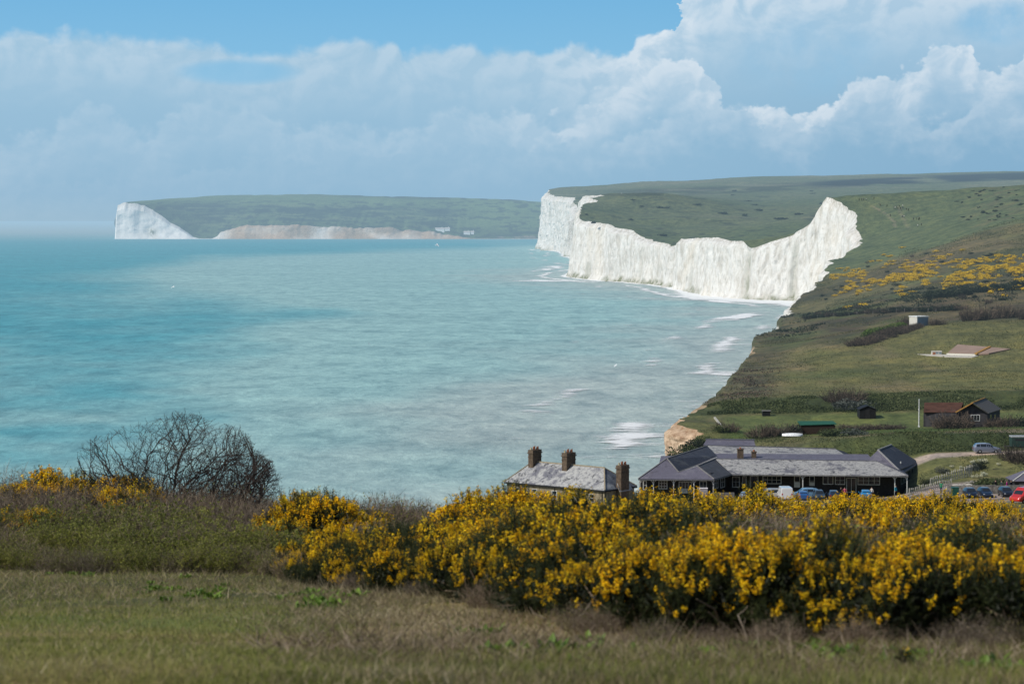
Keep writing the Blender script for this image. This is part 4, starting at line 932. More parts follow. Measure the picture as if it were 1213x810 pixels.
    MB().box(a.x + .35, x1 - .35, 384.4, 389.6, zb, a.z - .1).build('wall', M_BOARD, t)
    MB().box(a.x + 1.0, a.x + 2.0, 384.33, 384.395, zb + .5, a.z - .35).build('door', M_TIMBER, t); zero_parent(t)
    # horse box at the right edge by the road
    p = ground_at(1216, 427); t = thing('box_trailer', 'dark green box trailer with grey roof on the road edge', 'trailer', (p.x, 427, p.z)); zt = P(1216, 516.5, 426).z; x0 = P(1198.5, 520, 426).x; x1 = x0 + 4.4
    MB().box(x0, x1, 426, 428.2, p.z + .45, zt - .25).build('body', simple('dark green panel', (.025, .05, .042), .5), t, bevel=.04); MB().box(x0 - .04, x1 + .04, 425.96, 428.24, zt - .245, zt).build('roof', simple('grey lid', (.30, .31, .31), .6), t, bevel=.05)
    for sx in (x0 + 1.5, x0 + 2.5):
        MB().tube([(sx, 425.95, p.z + .3), (sx, 426.2, p.z + .3)], .3, 14).build('wheel', M_TAR, t)
    MB().box(x0 + .6, x1 - .6, 425.985, 425.998, zt - .8, zt - .45).build('window', M_GLASS, t); MB().bar((x0 - 1.2, 427.1, p.z + .5), (x0, 427.1, p.z + .5), .1).build('drawbar', M_LEAD, t); zero_parent(t)
    # white cottages under the far headland
    for k, (px, row, w, lab) in enumerate(((521, 272.6, 26, 'white cottages at the cliff foot across the bay, nearer the chalk cliffs'), (530, 272.4, 14, 'small white cottage beside the row across the bay'), (553, 276.6, 18, 'white house lower down near the far river mouth'), (559.5, 276.4, 9, 'smallest white outbuilding near the far river mouth'))):
        j = int(np.argmin(np.abs(HEAD[0] - px))); uu = np.linspace(0, 1, 400); zz = HEAD[1][j] + (HEAD[2][j] - HEAD[1][j]) * (1 - (1 - uu) ** 1.7); rr = proj(0 * uu, 7000 + 1200 * uu, zz)[1]; i = int(np.argmin(np.abs(rr - row - 1.2)))
        q = P(px, row, 7000 + 1200 * uu[i]); q.z = zz[i] + 1; t = thing('coastguard_cottage', lab, 'cottage', (q.x, q.y, q.z)); mb = MB(); wb = MB(); h = w / 2; dz = 4.5
        wb.box(-h, h, 0, 9, -5, dz); wb.add([(-h, 0, dz), (-h, 9, dz), (-h, 4.5, dz + 4), (h, 0, dz), (h, 9, dz), (h, 4.5, dz + 4)], [(0, 1, 2), (3, 5, 4)])
        mb.slab([(-h - .4, -.4, dz), (h + .4, -.4, dz), (h + .4, 4.5, dz + 4.2), (-h - .4, 4.5, dz + 4.2)], .3); mb.slab([(-h - .4, 4.5, dz + 4.2), (h + .4, 4.5, dz + 4.2), (h + .4, 9.4, dz), (-h - .4, 9.4, dz)], .3)
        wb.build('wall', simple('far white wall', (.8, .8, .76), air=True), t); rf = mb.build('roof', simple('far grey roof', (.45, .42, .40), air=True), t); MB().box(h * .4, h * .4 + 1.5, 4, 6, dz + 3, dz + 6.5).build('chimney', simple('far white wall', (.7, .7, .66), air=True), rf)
small_buildings()

# ------------------------------------------------------------------ walls, fences, poles, bits and pieces
def street_bits():
    # flint wall behind the parked cars
    pts = [(1122, 379.5), (1150, 379), (1180, 379.2), (1216, 380)]; mb = MB()
    for (a, ya), (b, yb) in zip(pts, pts[1:]):
        A = P(a, 580, ya); B = P(b, 580, yb); wall_box(mb, A, Vector((B.x - .003, B.y, 0)), 11, (P(a, 575.2, ya).z, P(b, 574.4, yb).z), .4)
    tag(mb.build('flint_wall', M_FLINT), 'low grey flint wall behind the cars at the right', 'wall')
    mb = MB(); mb.bar(P(1176, 558.6, 409), P(1222, 559.6, 408), .4, 1.0); tag(mb.build('field_wall', simple('dark stone', (.05, .05, .045), .9, .1, .4, 2)), 'low dark field wall below the white flowering bushes', 'wall')
    # low pale wall of the terrace
    mb = MB(); wall_box(mb, P(840, 585, 396.5), P(870, 585, 397), 9, P(850, 583.6, 396.5).z, .25); wall_box(mb, P(903, 585, 397), P(925, 585, 397), 9, P(903, 577.6, 397).z, .25)
    tag(mb.build('terrace_wall', simple('grey brick terrace', (.17, .16, .15))), 'low grey terrace wall in front of the dark veranda', 'wall')
    # bleached paling fences
    def paling(label, A, B, hA, hB, n, zoff=0):
        base = ground_at(*A); t = thing('paling_fence', label, 'fence', base)
        for i in range(n):
            f = i / (n - 1); px = A[0] + (B[0] - A[0]) * f; y = A[1] + (B[1] - A[1]) * f; g = ground_at(px, y); h = (hA + (hB - hA) * f) * random.uniform(.85, 1.1); w = random.uniform(.05, .085)
            mb = MB(); M = Matrix.Translation(g - base) @ Matrix.Rotation(random.uniform(-.07, .07), 4, 'Y'); mb.box(-w, w, -.04, .04, -.4, h, 0, M); mb.build('paling', M_PALE, t)
        mb = MB()
        for k in (.35, .75):
            mb.bar(ground_at(*A) - base + Vector((0, .07, hA * k)), ground_at(*B) - base + Vector((0, .07, hB * k)), .06, .08)
        mb.build('rail', M_TIMBER, t)
    paling('taller bleached paling fence stepping up the bank behind the wall', (1103, 399), (1152, 404), 1.2, 1.9, 24)
    paling('lower bleached paling fence beside the end of the long building', (1078, 388), (1128, 392), 1.0, 1.3, 22)
    # chalk boulders heaped beside the steps
    for k, (px, y, s) in enumerate(((1128, 388, .9), (1135, 389, 1.2), (1143, 390, 1.0), (1150, 391, .9), (1157, 391.5, .7), (1140, 392.5, .6), (1152, 394, 1.2), (1131, 392, .5))):
        g = ground_at(px, y); rng = np.random.default_rng(k); me = bpy.data.meshes.new('boulder'); import bmesh
        bm = bmesh.new(); bmesh.ops.create_icosphere(bm, subdivisions=2, radius=1)
        for v in bm.verts: v.co = Vector((v.co.x * s, v.co.y * s * .7, v.co.z * s * .5)) * (1 + .35 * float(vn(v.co.x * 2 + k * 3, v.co.y * 2 + v.co.z * 1.7, k)))
        bm.to_mesh(me); bm.free(); me.materials.append(M_CONC if k % 2 else M_FLINT); o = bpy.data.objects.new('boulder', me); COL.objects.link(o); o.location = g + Vector((0, 0, .1)); tag(o, 'pale chalk boulder in the heap above the flint wall', 'rock', 'boulders above the flint wall')
    # pole, leaning rail, flag, white board
    q = ground_at(1089, 470); t = P(1089, 472.5, 470); mb = MB(); mb.tube([(q.x, 470, q.z - .5), (q.x, 470, t.z)], [.11, .09], 8); mb.box(q.x - .16, q.x + .16, 469.84, 470.16, q.z - .3, q.z + .25)
    tag(mb.build('flag_pole', simple('white pole', (.6, .6, .58))), 'bare white pole beside the boarded house', 'pole')
    a = P(846.5, 494.5, 486); b = P(862.5, 514.5, 459); mb = MB(); mb.bar(a, b, .35, .3); 
    for f in (.05, .35, .65, .95):
        p = a.lerp(b, f); mb.bar(p, Vector((p.x, p.y, float(H(p.x, p.y)) - .4)), .14)
    tag(mb.build('sloping_rail', M_PALE), 'pale wooden rail sloping across the grass near the cliff edge', 'rail')
    p = P(961, 530, 446); t = thing('orange_banner', 'bright orange banner on a short pole behind the slate roofs', 'banner', (p.x, p.y, p.z - 1.5)); MB().tube([(0, 0, -.8), (.1, 0, 3.0)], .04, 6).build('pole', M_LEAD, t)
    V = []; Fq = []
    for i in range(6):
        for j in range(5): V.append((.1 - i * .36 + j * .05, .25 * math.sin(i * 1.1 + j * .5), 2.9 - j * .42 * (1 - i * .11) - i * .17 - .05 * math.sin(i * 2)))
    for i in range(5):
        for j in range(4): Fq.append((i * 5 + j, i * 5 + j + 1, i * 5 + j + 6, i * 5 + j + 5))
    MB().add(V, Fq).build('cloth', simple('orange cloth', (.75, .14, .035), .8, .1), t, smooth=True)
    p = ground_at(939, 452); M = Matrix.Translation(p) @ Matrix.Rotation(.1, 4, 'Z'); t = thing('upturned_boat', 'upturned white dinghy lying in the yard behind the slate roofs', 'boat', p)
    V = []; nn = 13
    for i in range(nn):
        f = i / (nn - 1) * 2 - 1; w = .75 * (1 - abs(f) ** 2.6) + .02
        for k in range(7):
            aa = PI * k / 6; V.append((f * 1.9, -math.cos(aa) * w, .15 + math.sin(aa) * .55 * (1 - .3 * f * f)))
    fs = [(i * 7 + k, i * 7 + k + 1, (i + 1) * 7 + k + 1, (i + 1) * 7 + k) for i in range(nn - 1) for k in range(6)]
    MB().add(V, fs).build('hull', simple('white hull', (.75, .76, .75), .4), t, smooth=True); MB().bar((-1.9, 0, .72), (1.9, 0, .72), .06, .08).build('keel', M_TIMBER, t)
    # white bin store in front of the veranda, and a green recycling bin
    p = ground_at(833, 395); zt = P(833, 577.6, 395).z; t = thing('bin_store', 'pale chest shaped bin store in front of the veranda', 'storage box', (p.x, 395, p.z)); MB().box(-.75, .75, -.4, .4, -.3, zt - p.z - .12).build('body', simple('grey bin', (.28, .26, .27)), t, bevel=.03); MB().box(-.8, .8, -.45, .45, zt - p.z - .118, zt - p.z).build('lid', simple('pale lid', (.62, .58, .58)), t, bevel=.03)
    p = ground_at(1132.5, 374); t = thing('wheeled_bin', 'dark green wheeled bin at the left end of the car row', 'bin', p); h = P(1132, 576.6, 374).z - p.z
    MB().add([(-.42, -.38, .05), (.42, -.38, .05), (.42, .38, .05), (-.42, .38, .05), (-.52, -.48, h - .12), (.52, -.48, h - .12), (.52, .48, h - .12), (-.52, .48, h - .12)], [(3, 2, 1, 0), (4, 5, 6, 7), (0, 1, 5, 4), (1, 2, 6, 5), (2, 3, 7, 6), (3, 0, 4, 7)]).build('body', simple('green plastic', (.015, .075, .055), .5), t, bevel=.03)
    MB().box(-.55, .55, -.52, .52, h - .118, h).build('lid', simple('green plastic lid', (.02, .09, .07), .5), t, bevel=.03)
    for s in (-.45, .45): MB().tube([(s - .04, .4, .1), (s + .04, .4, .1)], .1, 10).build('wheel', M_TAR, t)
    # fence posts along the dark hedge line on the hill
    post = None
    for i in range(16):
        f = i / 15; g = ground_at(968 + 140 * f, 905 - 95 * f)
        if post is None:
            mb = MB(); mb.box(-.09, .09, -.09, .09, -.5, 1.25); mb.box(-.10, .10, -.10, .10, 1.25, 1.3); post = mb.build('fence_post', simple('grey post', (.16, .15, .13), air=True)); o = post
        else: o = post.copy(); COL.objects.link(o)
        o.location = g; o.rotation_euler = (random.uniform(-.06, .06), random.uniform(-.06, .06), 0); tag(o, 'weathered fence post along the dark hedge line on the hillside', 'post', 'fence posts along the hillside hedge')
street_bits()

# ------------------------------------------------------------------ cars
M_TYRE = simple('tyre rubber', (.012, .012, .012), .85, .2); M_RIM = simple('alloy rim', (.45, .46, .47), .35, .5, .1, metal=.8)
M_LAMP = NT('head lamp'); M_LAMP = M_LAMP.end(M_LAMP.bsdf((.75, .77, .78), .15, .6)); M_REDL = NT('tail lamp'); M_REDL = M_REDL.end(M_REDL.bsdf((.35, .012, .012), .2, .5))
M_CARGLASS = NT('car glass'); M_CARGLASS = M_CARGLASS.end(M_CARGLASS.bsdf((.02, .025, .03), .06, .6))
PAINT = {}
def paint(c):
    if c not in PAINT:
        t = NT('car paint'); PAINT[c] = t.end(t.bsdf(c, .28, .5, None, .25, **{'Coat Weight': .6, 'Coat Roughness': .08}))
    return PAINT[c]
def car(label, color, loc, rz, kind='hatch', group=None):
    """front looks along +x; stations: x, half width, sill, belt, roof, roof half width"""
    if kind == 'suv': L, ST2 = 4.65, [(-2.32, .78, .50, .92, .98, .70), (-2.25, .88, .32, 1.02, 1.20, .74), (-1.95, .92, .30, 1.06, 1.62, .66), (-1.3, .93, .28, 1.05, 1.71, .66), (-.2, .93, .28, 1.03, 1.72, .66), (.42, .93, .28, 1.01, 1.64, .64), (1.08, .92, .28, .99, 1.10, .74), (1.9, .90, .30, .88, .94, .72), (2.22, .82, .34, .74, .80, .62), (2.33, .70, .42, .60, .64, .55)]; wx, wr = 1.38, .34
    elif kind == 'van': L, ST2 = 5.0, [(-2.5, .92, .40, 1.2, 1.95, .84), (-2.42, .97, .32, 1.25, 2.10, .86), (-1.0, .98, .30, 1.25, 2.14, .86), (.7, .98, .30, 1.22, 2.10, .85), (1.25, .97, .30, 1.18, 1.78, .80), (1.75, .96, .30, 1.10, 1.22, .82), (2.3, .92, .32, .92, .98, .78), (2.5, .82, .42, .72, .76, .68)]; wx, wr = 1.6, .34
    else: L, ST2 = 4.0, [(-2.0, .72, .45, .84, .90, .62), (-1.94, .82, .30, .92, 1.06, .68), (-1.6, .85, .27, .96, 1.38, .58), (-.9, .86, .25, .95, 1.48, .59), (-.1, .86, .25, .94, 1.48, .59), (.35, .86, .25, .93, 1.41, .57), (.98, .85, .25, .91, .98, .68), (1.6, .83, .27, .80, .86, .66), (1.9, .76, .32, .68, .73, .58), (2.0, .64, .40, .56, .60, .5)]; wx, wr = 1.24, .30
    t = thing('parked_car', label, 'car', loc, rz, group); V = []; n = 10
    for x, hw, zs, zb, zr, rw in ST2:
        zm = (zs + zb) / 2
        V += [(x, -hw * .93, zs), (x, -hw, zm), (x, -hw * .985, zb), (x, -rw, zr - .05), (x, -rw * .86, zr), (x, rw * .86, zr), (x, rw, zr - .05), (x, hw * .985, zb), (x, hw, zm), (x, hw * .93, zs)]
    Fc = [(i * n + k, i * n + (k + 1) % n, (i + 1) * n + (k + 1) % n, (i + 1) * n + k) for i in range(len(ST2) - 1) for k in range(n)] + [tuple(range(n))[::-1], tuple((len(ST2) - 1) * n + k for k in range(n))]
    MB().add(V, Fc).build('body', paint(color), t, smooth=False, bevel=.03)
    # glasshouse pieces sit 4 mm proud of the body
    def ring(i, k, push=.006): x = V[i * n + k]; return Vector(x)
    first = 1; last = [i for i, s in enumerate(ST2) if s[4] - s[3] > .3][-1]
    for s, (kb, kt) in ((-1, (2, 3)), (1, (7, 6))):
        mb = MB(); idx = [i for i, q in enumerate(ST2) if q[4] - q[3] > .3]
        seq = list(zip(idx, idx[1:]))
        if kind == 'van': seq = [(idx[-2], idx[-1])]
        else: seq = seq + [(idx[-1], idx[-1] + 1)]
        for i, j in seq:
            a, b, c, d = ring(i, kb), ring(j, kb), ring(j, kt), ring(i, kt); off = Vector((0, s * .012, .004)); g = .09
            tri = (j == idx[-1] + 1)
            A = a.lerp(d, g + .04) + (b - a) * .05; B = b.lerp(c, g + .04) - (b - a) * (.05 if not tri else .30); Cc = c.lerp(b, g + .05) - (c - d) * (.05 if not tri else .42); D = d.lerp(a, g + .05) + (c - d) * .05
            mb.add([q + off for q in (A, B, Cc, D)], [(0, 1, 2, 3)] if s < 0 else [(3, 2, 1, 0)])
        mb.build('side_window', M_CARGLASS, t)
    i, j = last, last + 1; a, b = ring(i, 4), ring(i, 5); c, d = ring(j, 5), ring(j, 4); nrm = Vector((.010, 0, .012))
    MB().add([a.lerp(d, .08) + nrm + Vector((0, .03, 0)), d.lerp(a, .06) + nrm + Vector((0, .03, 0)), c.lerp(b, .06) + nrm - Vector((0, .03, 0)), b.lerp(c, .08) + nrm - Vector((0, .03, 0))], [(0, 1, 2, 3)]).build('windscreen', M_CARGLASS, t)
    i, j = 2, 1; a, b = ring(i, 4), ring(i, 5); c, d = ring(j, 6), ring(j, 3); nrm = Vector((-.012, 0, .006))
    MB().add([a.lerp(d, .12) + nrm, d.lerp(a, .12) + nrm, c.lerp(b, .12) + nrm, b.lerp(c, .12) + nrm], [(0, 3, 2, 1)]).build('rear_window', M_CARGLASS, t)
    hwf = ST2[-2][1]; zf = ST2[-2][3]; xf = ST2[-2][0]
    for s in (-1, 1):
        MB().box(xf - .12, xf + .035, s * hwf * .72 - .16, s * hwf * .72 + .16, zf - .12, zf + .015).build('headlight', M_LAMP, t, bevel=.02)
        MB().box(ST2[0][0] - .012, ST2[0][0] + .1, s * ST2[0][1] * .82 - .1, s * ST2[0][1] * .82 + .1, ST2[0][3] - .22, ST2[0][3] + .03).build('tail_light', M_REDL, t)
        MB().box(.62 * (1 if kind != 'van' else 1.9), .62 * (1 if kind != 'van' else 1.9) + .14, s * .98 - .09, s * .98 + .09, .95, 1.08).build('wing_mirror', paint(color), t, bevel=.02)
    MB().box(xf + .005, xf + .07, -hwf * .5, hwf * .5, zf - .34, zf - .2).build('grille', M_TYRE, t)
    hw = ST2[3][1]
    for sx in (-1, 1):
        for s in (-1, 1):
            w = MB().tube([(sx * wx, s * (hw - .17), wr), (sx * wx, s * (hw - .13), wr), (sx * wx, s * (hw + .015), wr), (sx * wx, s * (hw + .03), wr)], [wr * .8, wr, wr, wr * .9], 18).build('wheel', M_TYRE, t)
            MB().tube([(sx * wx, s * (hw + .02), wr), (sx * wx, s * (hw + .04), wr)], [wr * .62, wr * .55], 10).build('rim', M_RIM, w)
    return t
def cars():
    q = g3(P(1169, 536, 420.5).x, 420.5); car('silver blue estate car standing on the pale track above the hotel', (.20, .225, .29), q, .02, 'suv')
    for px, col, lab in ((1150.8, (.012, .018, .035), 'dark navy car next to the green bin in the right hand row'), (1168, (.015, .03, .06), 'navy blue car in the middle of the right hand row'), (1193, (.012, .014, .024), 'dark car half hidden behind the red one')):
        car(lab, col, ground_at(px, 373), -PI / 2 + random.uniform(-.06, .06), 'hatch')
    car('bright red van at the right edge of the car park', (.60, .035, .03), ground_at(1216, 334) + Vector((0, 0, .1)), PI + .75, 'van')
    for px, y, col, kd, rz, lab in ((884.5, 387, (.28, .33, .38), 'hatch', 1.25, 'pale silver car parked first in front of the open doorway'), (912, 390, (.36, .36, .34), 'suv', PI, 'long pale grey estate parked side on below the veranda'), (930.5, 388, (.75, .75, .73), 'van', PI / 2, 'white van parked in front of the long building'), (951.5, 386.5, (.03, .11, .30), 'hatch', PI / 2, 'mid blue car parked next to the white van'), (954, 393, (.18, .33, .47), 'suv', PI + .1, 'light blue estate parked side on behind the mid blue car'),
                              (971, 387, (.035, .05, .065), 'hatch', -PI / 2, 'dark grey car parked between two blue ones'), (988, 387, (.02, .035, .07), 'hatch', PI / 2, 'navy hatchback in front of the four pane window'), (1026, 386.5, (.02, .23, .48), 'hatch', PI / 2, 'bright blue car half hidden by the yellow gorse')):
        car(lab, col, ground_at(px, y), rz + random.uniform(-.06, .06), kd)
cars()

# ------------------------------------------------------------------ people
SKIN_ = simple('skin', (.48, .30, .21), .6, .3, .05); HAIR_ = simple('brown hair', (.05, .03, .018), .8)
def cloth(c): return simple('cloth', c, .85, .1, .15, 8)
def skin_body(name, mats, stride=0., arm=.12):
    """one continuous figure grown from a skeleton with the Skin modifier, then frozen to a mesh; materials by body zone"""
    V = [(0, 0, .95), (0, 0, 1.12), (0, .01, 1.38), (0, 0, 1.50), (0, -.015, 1.62), (0, -.01, 1.73)]; E = [(0, 1), (1, 2), (2, 3), (3, 4), (4, 5)]; R = [(.155, .11), (.145, .105), (.165, .105), (.052, .052), (.085, .10), (.055, .065)]
    for s in (-1, 1):
        b = len(V); f = stride * s
        V += [(s * .10, 0, .88), (s * .11, -f * .20 - .02, .48), (s * .11, -f * .34 + .02, .08), (s * .12, -f * .34 - .14, .04)]; R += [(.10, .105), (.062, .065), (.045, .05), (.042, .03)]; E += [(0, b), (b, b + 1), (b + 1, b + 2), (b + 2, b + 3)]
        b = len(V); V += [(s * .21, 0, 1.40), (s * (.24 + arm), f * .10 + .02, 1.13), (s * (.22 + arm), f * .22 - .08, .90), (s * (.21 + arm), f * .25 - .12, .80)]; R += [(.062, .065), (.045, .045), (.034, .034), (.045, .026)]; E += [(2, b), (b, b + 1), (b + 1, b + 2), (b + 2, b + 3)]
    me = bpy.data.meshes.new(name); me.from_pydata(V, E, []); o = bpy.data.objects.new(name, me); COL.objects.link(o)
    o.modifiers.new('skin', 'SKIN'); o.modifiers.new('sub', 'SUBSURF').render_levels = 1
    o.modifiers['sub'].levels = 1
    for i, r in enumerate(R): me.skin_vertices[0].data[i].radius = r
    me.skin_vertices[0].data[0].use_root = True
    dg = bpy.context.evaluated_depsgraph_get(); m2 = bpy.data.meshes.new_from_object(o.evaluated_get(dg)); bpy.data.objects.remove(o); bpy.data.meshes.remove(me); m2.name = name
    m2.materials.clear()
    for m in mats: m2.materials.append(m)       # coat, trousers, skin, shoes
    for p in m2.polygons:
        z = p.center.z; x = abs(p.center.x); p.use_smooth = True
        p.material_index = 2 if z > 1.50 or (z < .87 and x > .26) else 3 if z < .09 else 1 if z < .90 and x < .26 else 0
    return m2
PEOPLE = {}
def person(label, coat, trou, loc, rz, stride=.0, group=None, air=False, hair=(.05, .03, .018)):
    key = (coat, trou, round(stride, 1))
    if key not in PEOPLE:
        PEOPLE[key] = skin_body('person', [cloth(coat), cloth(trou), SKIN_, M_TYRE], stride)
    o = bpy.data.objects.new('person', PEOPLE[key]); COL.objects.link(o); o.location = loc; o.rotation_euler = (0, 0, rz); tag(o, label, 'person', group)
    if 'hair' not in PEOPLE:
        import bmesh
        bm = bmesh.new(); bmesh.ops.create_uvsphere(bm, u_segments=12, v_segments=8, radius=1)
        for v in bm.verts: v.co = Vector((v.co.x * .098, v.co.y * .112 + .018, 1.70 + v.co.z * (.105 if v.co.z > 0 else .07)))
        me = bpy.data.meshes.new('hair'); bm.to_mesh(me); bm.free(); me.materials.append(HAIR_); PEOPLE['hair'] = me
    h = bpy.data.objects.new('hair', PEOPLE['hair']); COL.objects.link(h); h.parent = o
    return o
def people():
    B = (.012, .013, .02); N_ = (.02, .03, .06)
    for px, y, c, tr, rz, lab in ((1180.5, 384, B, N_, .4, 'person in black standing behind the flint wall, leftmost of the group'), (1187.5, 383.5, (.05, .06, .06), B, 2, 'person in dark grey coat behind the flint wall beside the magenta coat'), (1194, 383, (.35, .02, .20), B, 1.2, 'person in magenta coat behind the flint wall'), (1199, 383, B, N_, 3.9, 'person in black coat just right of the magenta coat'),
                              (997, 394, B, B, .3, 'person in black walking past the parked cars'), (1001.5, 395.5, (.45, .10, .14), N_, 3, 'person in pink top on the terrace by the glass doors'), (889, 398, (.25, .42, .62), N_, .5, 'person in light blue shirt at the open doorway'), (1033.5, 397, (.50, .48, .44), N_, 2.2, 'person in pale top under the right end of the veranda'), (1062, 392, (.02, .22, .30), B, .8, 'person in turquoise coat near the right corner post'), (1116, 383, (.02, .20, .09), N_, 2.6, 'person in green coat by the lower paling fence')):
        person(lab, c, tr, ground_at(px, y), rz, .35 if px in (997, 1062) else .1)
    rng = random.Random(5); cols = [(B, N_), ((.02, .03, .07), B), ((.06, .08, .12), B), ((.55, .55, .55), N_), ((.03, .05, .10), B), (B, (.12, .12, .10))]
    spots = [(1017, 238.6), (1020, 238.2), (1022.5, 237.8), (1025.5, 237.6), (1034.5, 236.6), (1042, 245), (1050, 245.4), (1054, 257), (1058.6, 247.6), (1059.6, 248), (1061.5, 247), (1063, 248.6), (1064.6, 246), (1066, 248.4), (1067, 250.4), (1068.4, 245.6), (1069, 248.2), (1073, 250), (1075.4, 250.4), (1079.6, 251), (1068.6, 258), (1070.4, 258.2), (1081.4, 260.6), (1085, 261), (1087.4, 261.4), (1088.6, 260.6), (1090.8, 267.6), (1086.6, 269)]
    # find the ground under each survey mark on the hill
    ys = np.linspace(1180, 1660, 481)
    for k, (px, row) in enumerate(spots):
        xs = (px - 606.5) / F * ys; rr = proj(xs, ys, H(xs, ys))[1]
        i = np.where(rr <= row)[0]; i = i[0] if len(i) else int(np.argmin(rr))
        c = cols[k % len(cols)]; person('distant walker on the green hill near the cliff top', c[0], c[1], g3(float(xs[i]), float(ys[i])), rng.uniform(0, 6.3), rng.choice([0., .4]), 'walkers on the hill')
people()

# ------------------------------------------------------------------ gulls over the water
def gulls():
    def mk(label, px, row, y, rz, roll, s=1.0):
        t = thing('gull', label, 'bird', P(px, row, y), rz, scale=s); t.rotation_euler = (roll, 0, rz)
        MB().tube([(.30, 0, .01), (.22, 0, .02), (.05, 0, 0), (-.14, 0, 0), (-.26, 0, .01), (-.34, 0, .01)], [.012, .05, .085, .07, .035, .015], 8).build('body', simple('white plumage', (.8, .8, .78)), t, smooth=True)
        for sg in (-1, 1):
            top = [(.10, sg * .05, .03), (.16, sg * .32, .13), (.04, sg * .66, .06), (-.02, sg * .64, .06), (.0, sg * .32, .12), (-.10, sg * .05, .02)]
            MB().add(top, [(0, 1, 4, 5), (1, 2, 3, 4)]).build('wing', simple('grey wing', (.62, .63, .64)), t)
        MB().add([(-.3, -.03, .01), (-.3, .03, .01), (-.46, .09, .01), (-.46, -.09, .01)], [(0, 1, 2, 3)]).build('tail', simple('white plumage', (.8, .8, .78)), t)
    mk('white gull gliding over the far bay below the white cottages', 518, 290.5, 470, .4, .5); mk('white gull low over the open sea at the far left', 205, 340, 600, 2.4, -.5); mk('white gull over the grey water in mid bay', 437, 407, 560, 1.2, .6, .9); mk('white gull over the surf near the hotel end of the bay', 729, 433, 520, -.6, .5)
gulls()
# ------------------------------------------------------------------ plant kit (numpy)
def unit(v): return v / np.maximum(np.linalg.norm(v, axis=-1, keepdims=True), 1e-9)
def blades(base, dirs, ln, w, rng):
    """one narrow triangle per blade"""
    n = len(base); r = rng.normal(size=(n, 3)); sd = unit(np.cross(dirs, r)) * (np.asarray(w).reshape(-1, 1) / 2)
    V = np.stack([base - sd, base + sd, base + dirs * np.asarray(ln).reshape(-1, 1)], 1).reshape(-1, 3)
    return V, np.arange(3 * n).reshape(n, 3)
def leafq(c, size, rng, up=None):
    """one randomly turned quad per leaf"""
    n = len(c); a = rng.normal(size=(n, 3)); 
    if up is not None: a = a * .8 + up
    a = unit(a); b = unit(np.cross(a, rng.normal(size=(n, 3)))); s = np.asarray(size).reshape(-1, 1) / 2
    V = np.stack([c - a * s, c + b * s * .62, c + a * s, c - b * s * .62], 1).reshape(-1, 3)
    return V, np.arange(4 * n).reshape(n, 4)
def join(parts):
    """parts: (V,F,v per element) with the same polygon size"""
    V = np.concatenate([p[0] for p in parts]); off = np.cumsum([0] + [len(p[0]) for p in parts])[:-1]
    Fc = np.concatenate([p[1] + o for p, o in zip(parts, off)]); k = Fc.shape[1]
    v = np.repeat(np.concatenate([np.broadcast_to(np.asarray(p[2], float), (len(p[1]),)) for p in parts]), k)
    return V, Fc, v
def pm(name, V, Fc, v, mat, parent=None): return npmesh(name, V, [Fc], [mat], attrs={'v': v}, parent=parent)

M_GORSE = leafy('gorse spines', [(0, (.006, .008, .003)), (.4, (.022, .032, .009)), (.75, (.066, .078, .022)), (1, (.13, .105, .055))], .12)  # darkest stops paint shade into the base and inside of the bushes
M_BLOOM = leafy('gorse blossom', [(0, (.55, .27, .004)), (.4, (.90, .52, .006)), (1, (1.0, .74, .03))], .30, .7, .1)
M_TWIG = leafy('twigs', [(0, (.050, .036, .026)), (.5, (.135, .100, .070)), (1, (.30, .25, .19))], 0, .85)
M_DARKTWIG = leafy('dark bare twigs', [(0, (.020, .015, .013)), (.6, (.060, .044, .036)), (1, (.12, .088, .068))], 0, .85)
M_SCRUBLEAF = leafy('scrub leaves', [(0, (.070, .088, .018)), (.5, (.175, .195, .036)), (1, (.40, .40, .09))], .35)
M_STRAW = leafy('dead grass', [(0, (.13, .10, .055)), (.5, (.28, .225, .13)), (1, (.50, .43, .28))], .3)
M_GRASS = leafy('green grass', [(0, (.085, .105, .022)), (.5, (.195, .220, .050)), (1, (.38, .34, .14))], .35)
M_DOCK = leafy('bright leaves', [(0, (.060, .11, .012)), (.6, (.14, .24, .028)), (1, (.24, .36, .06))], .35, .5, .25)

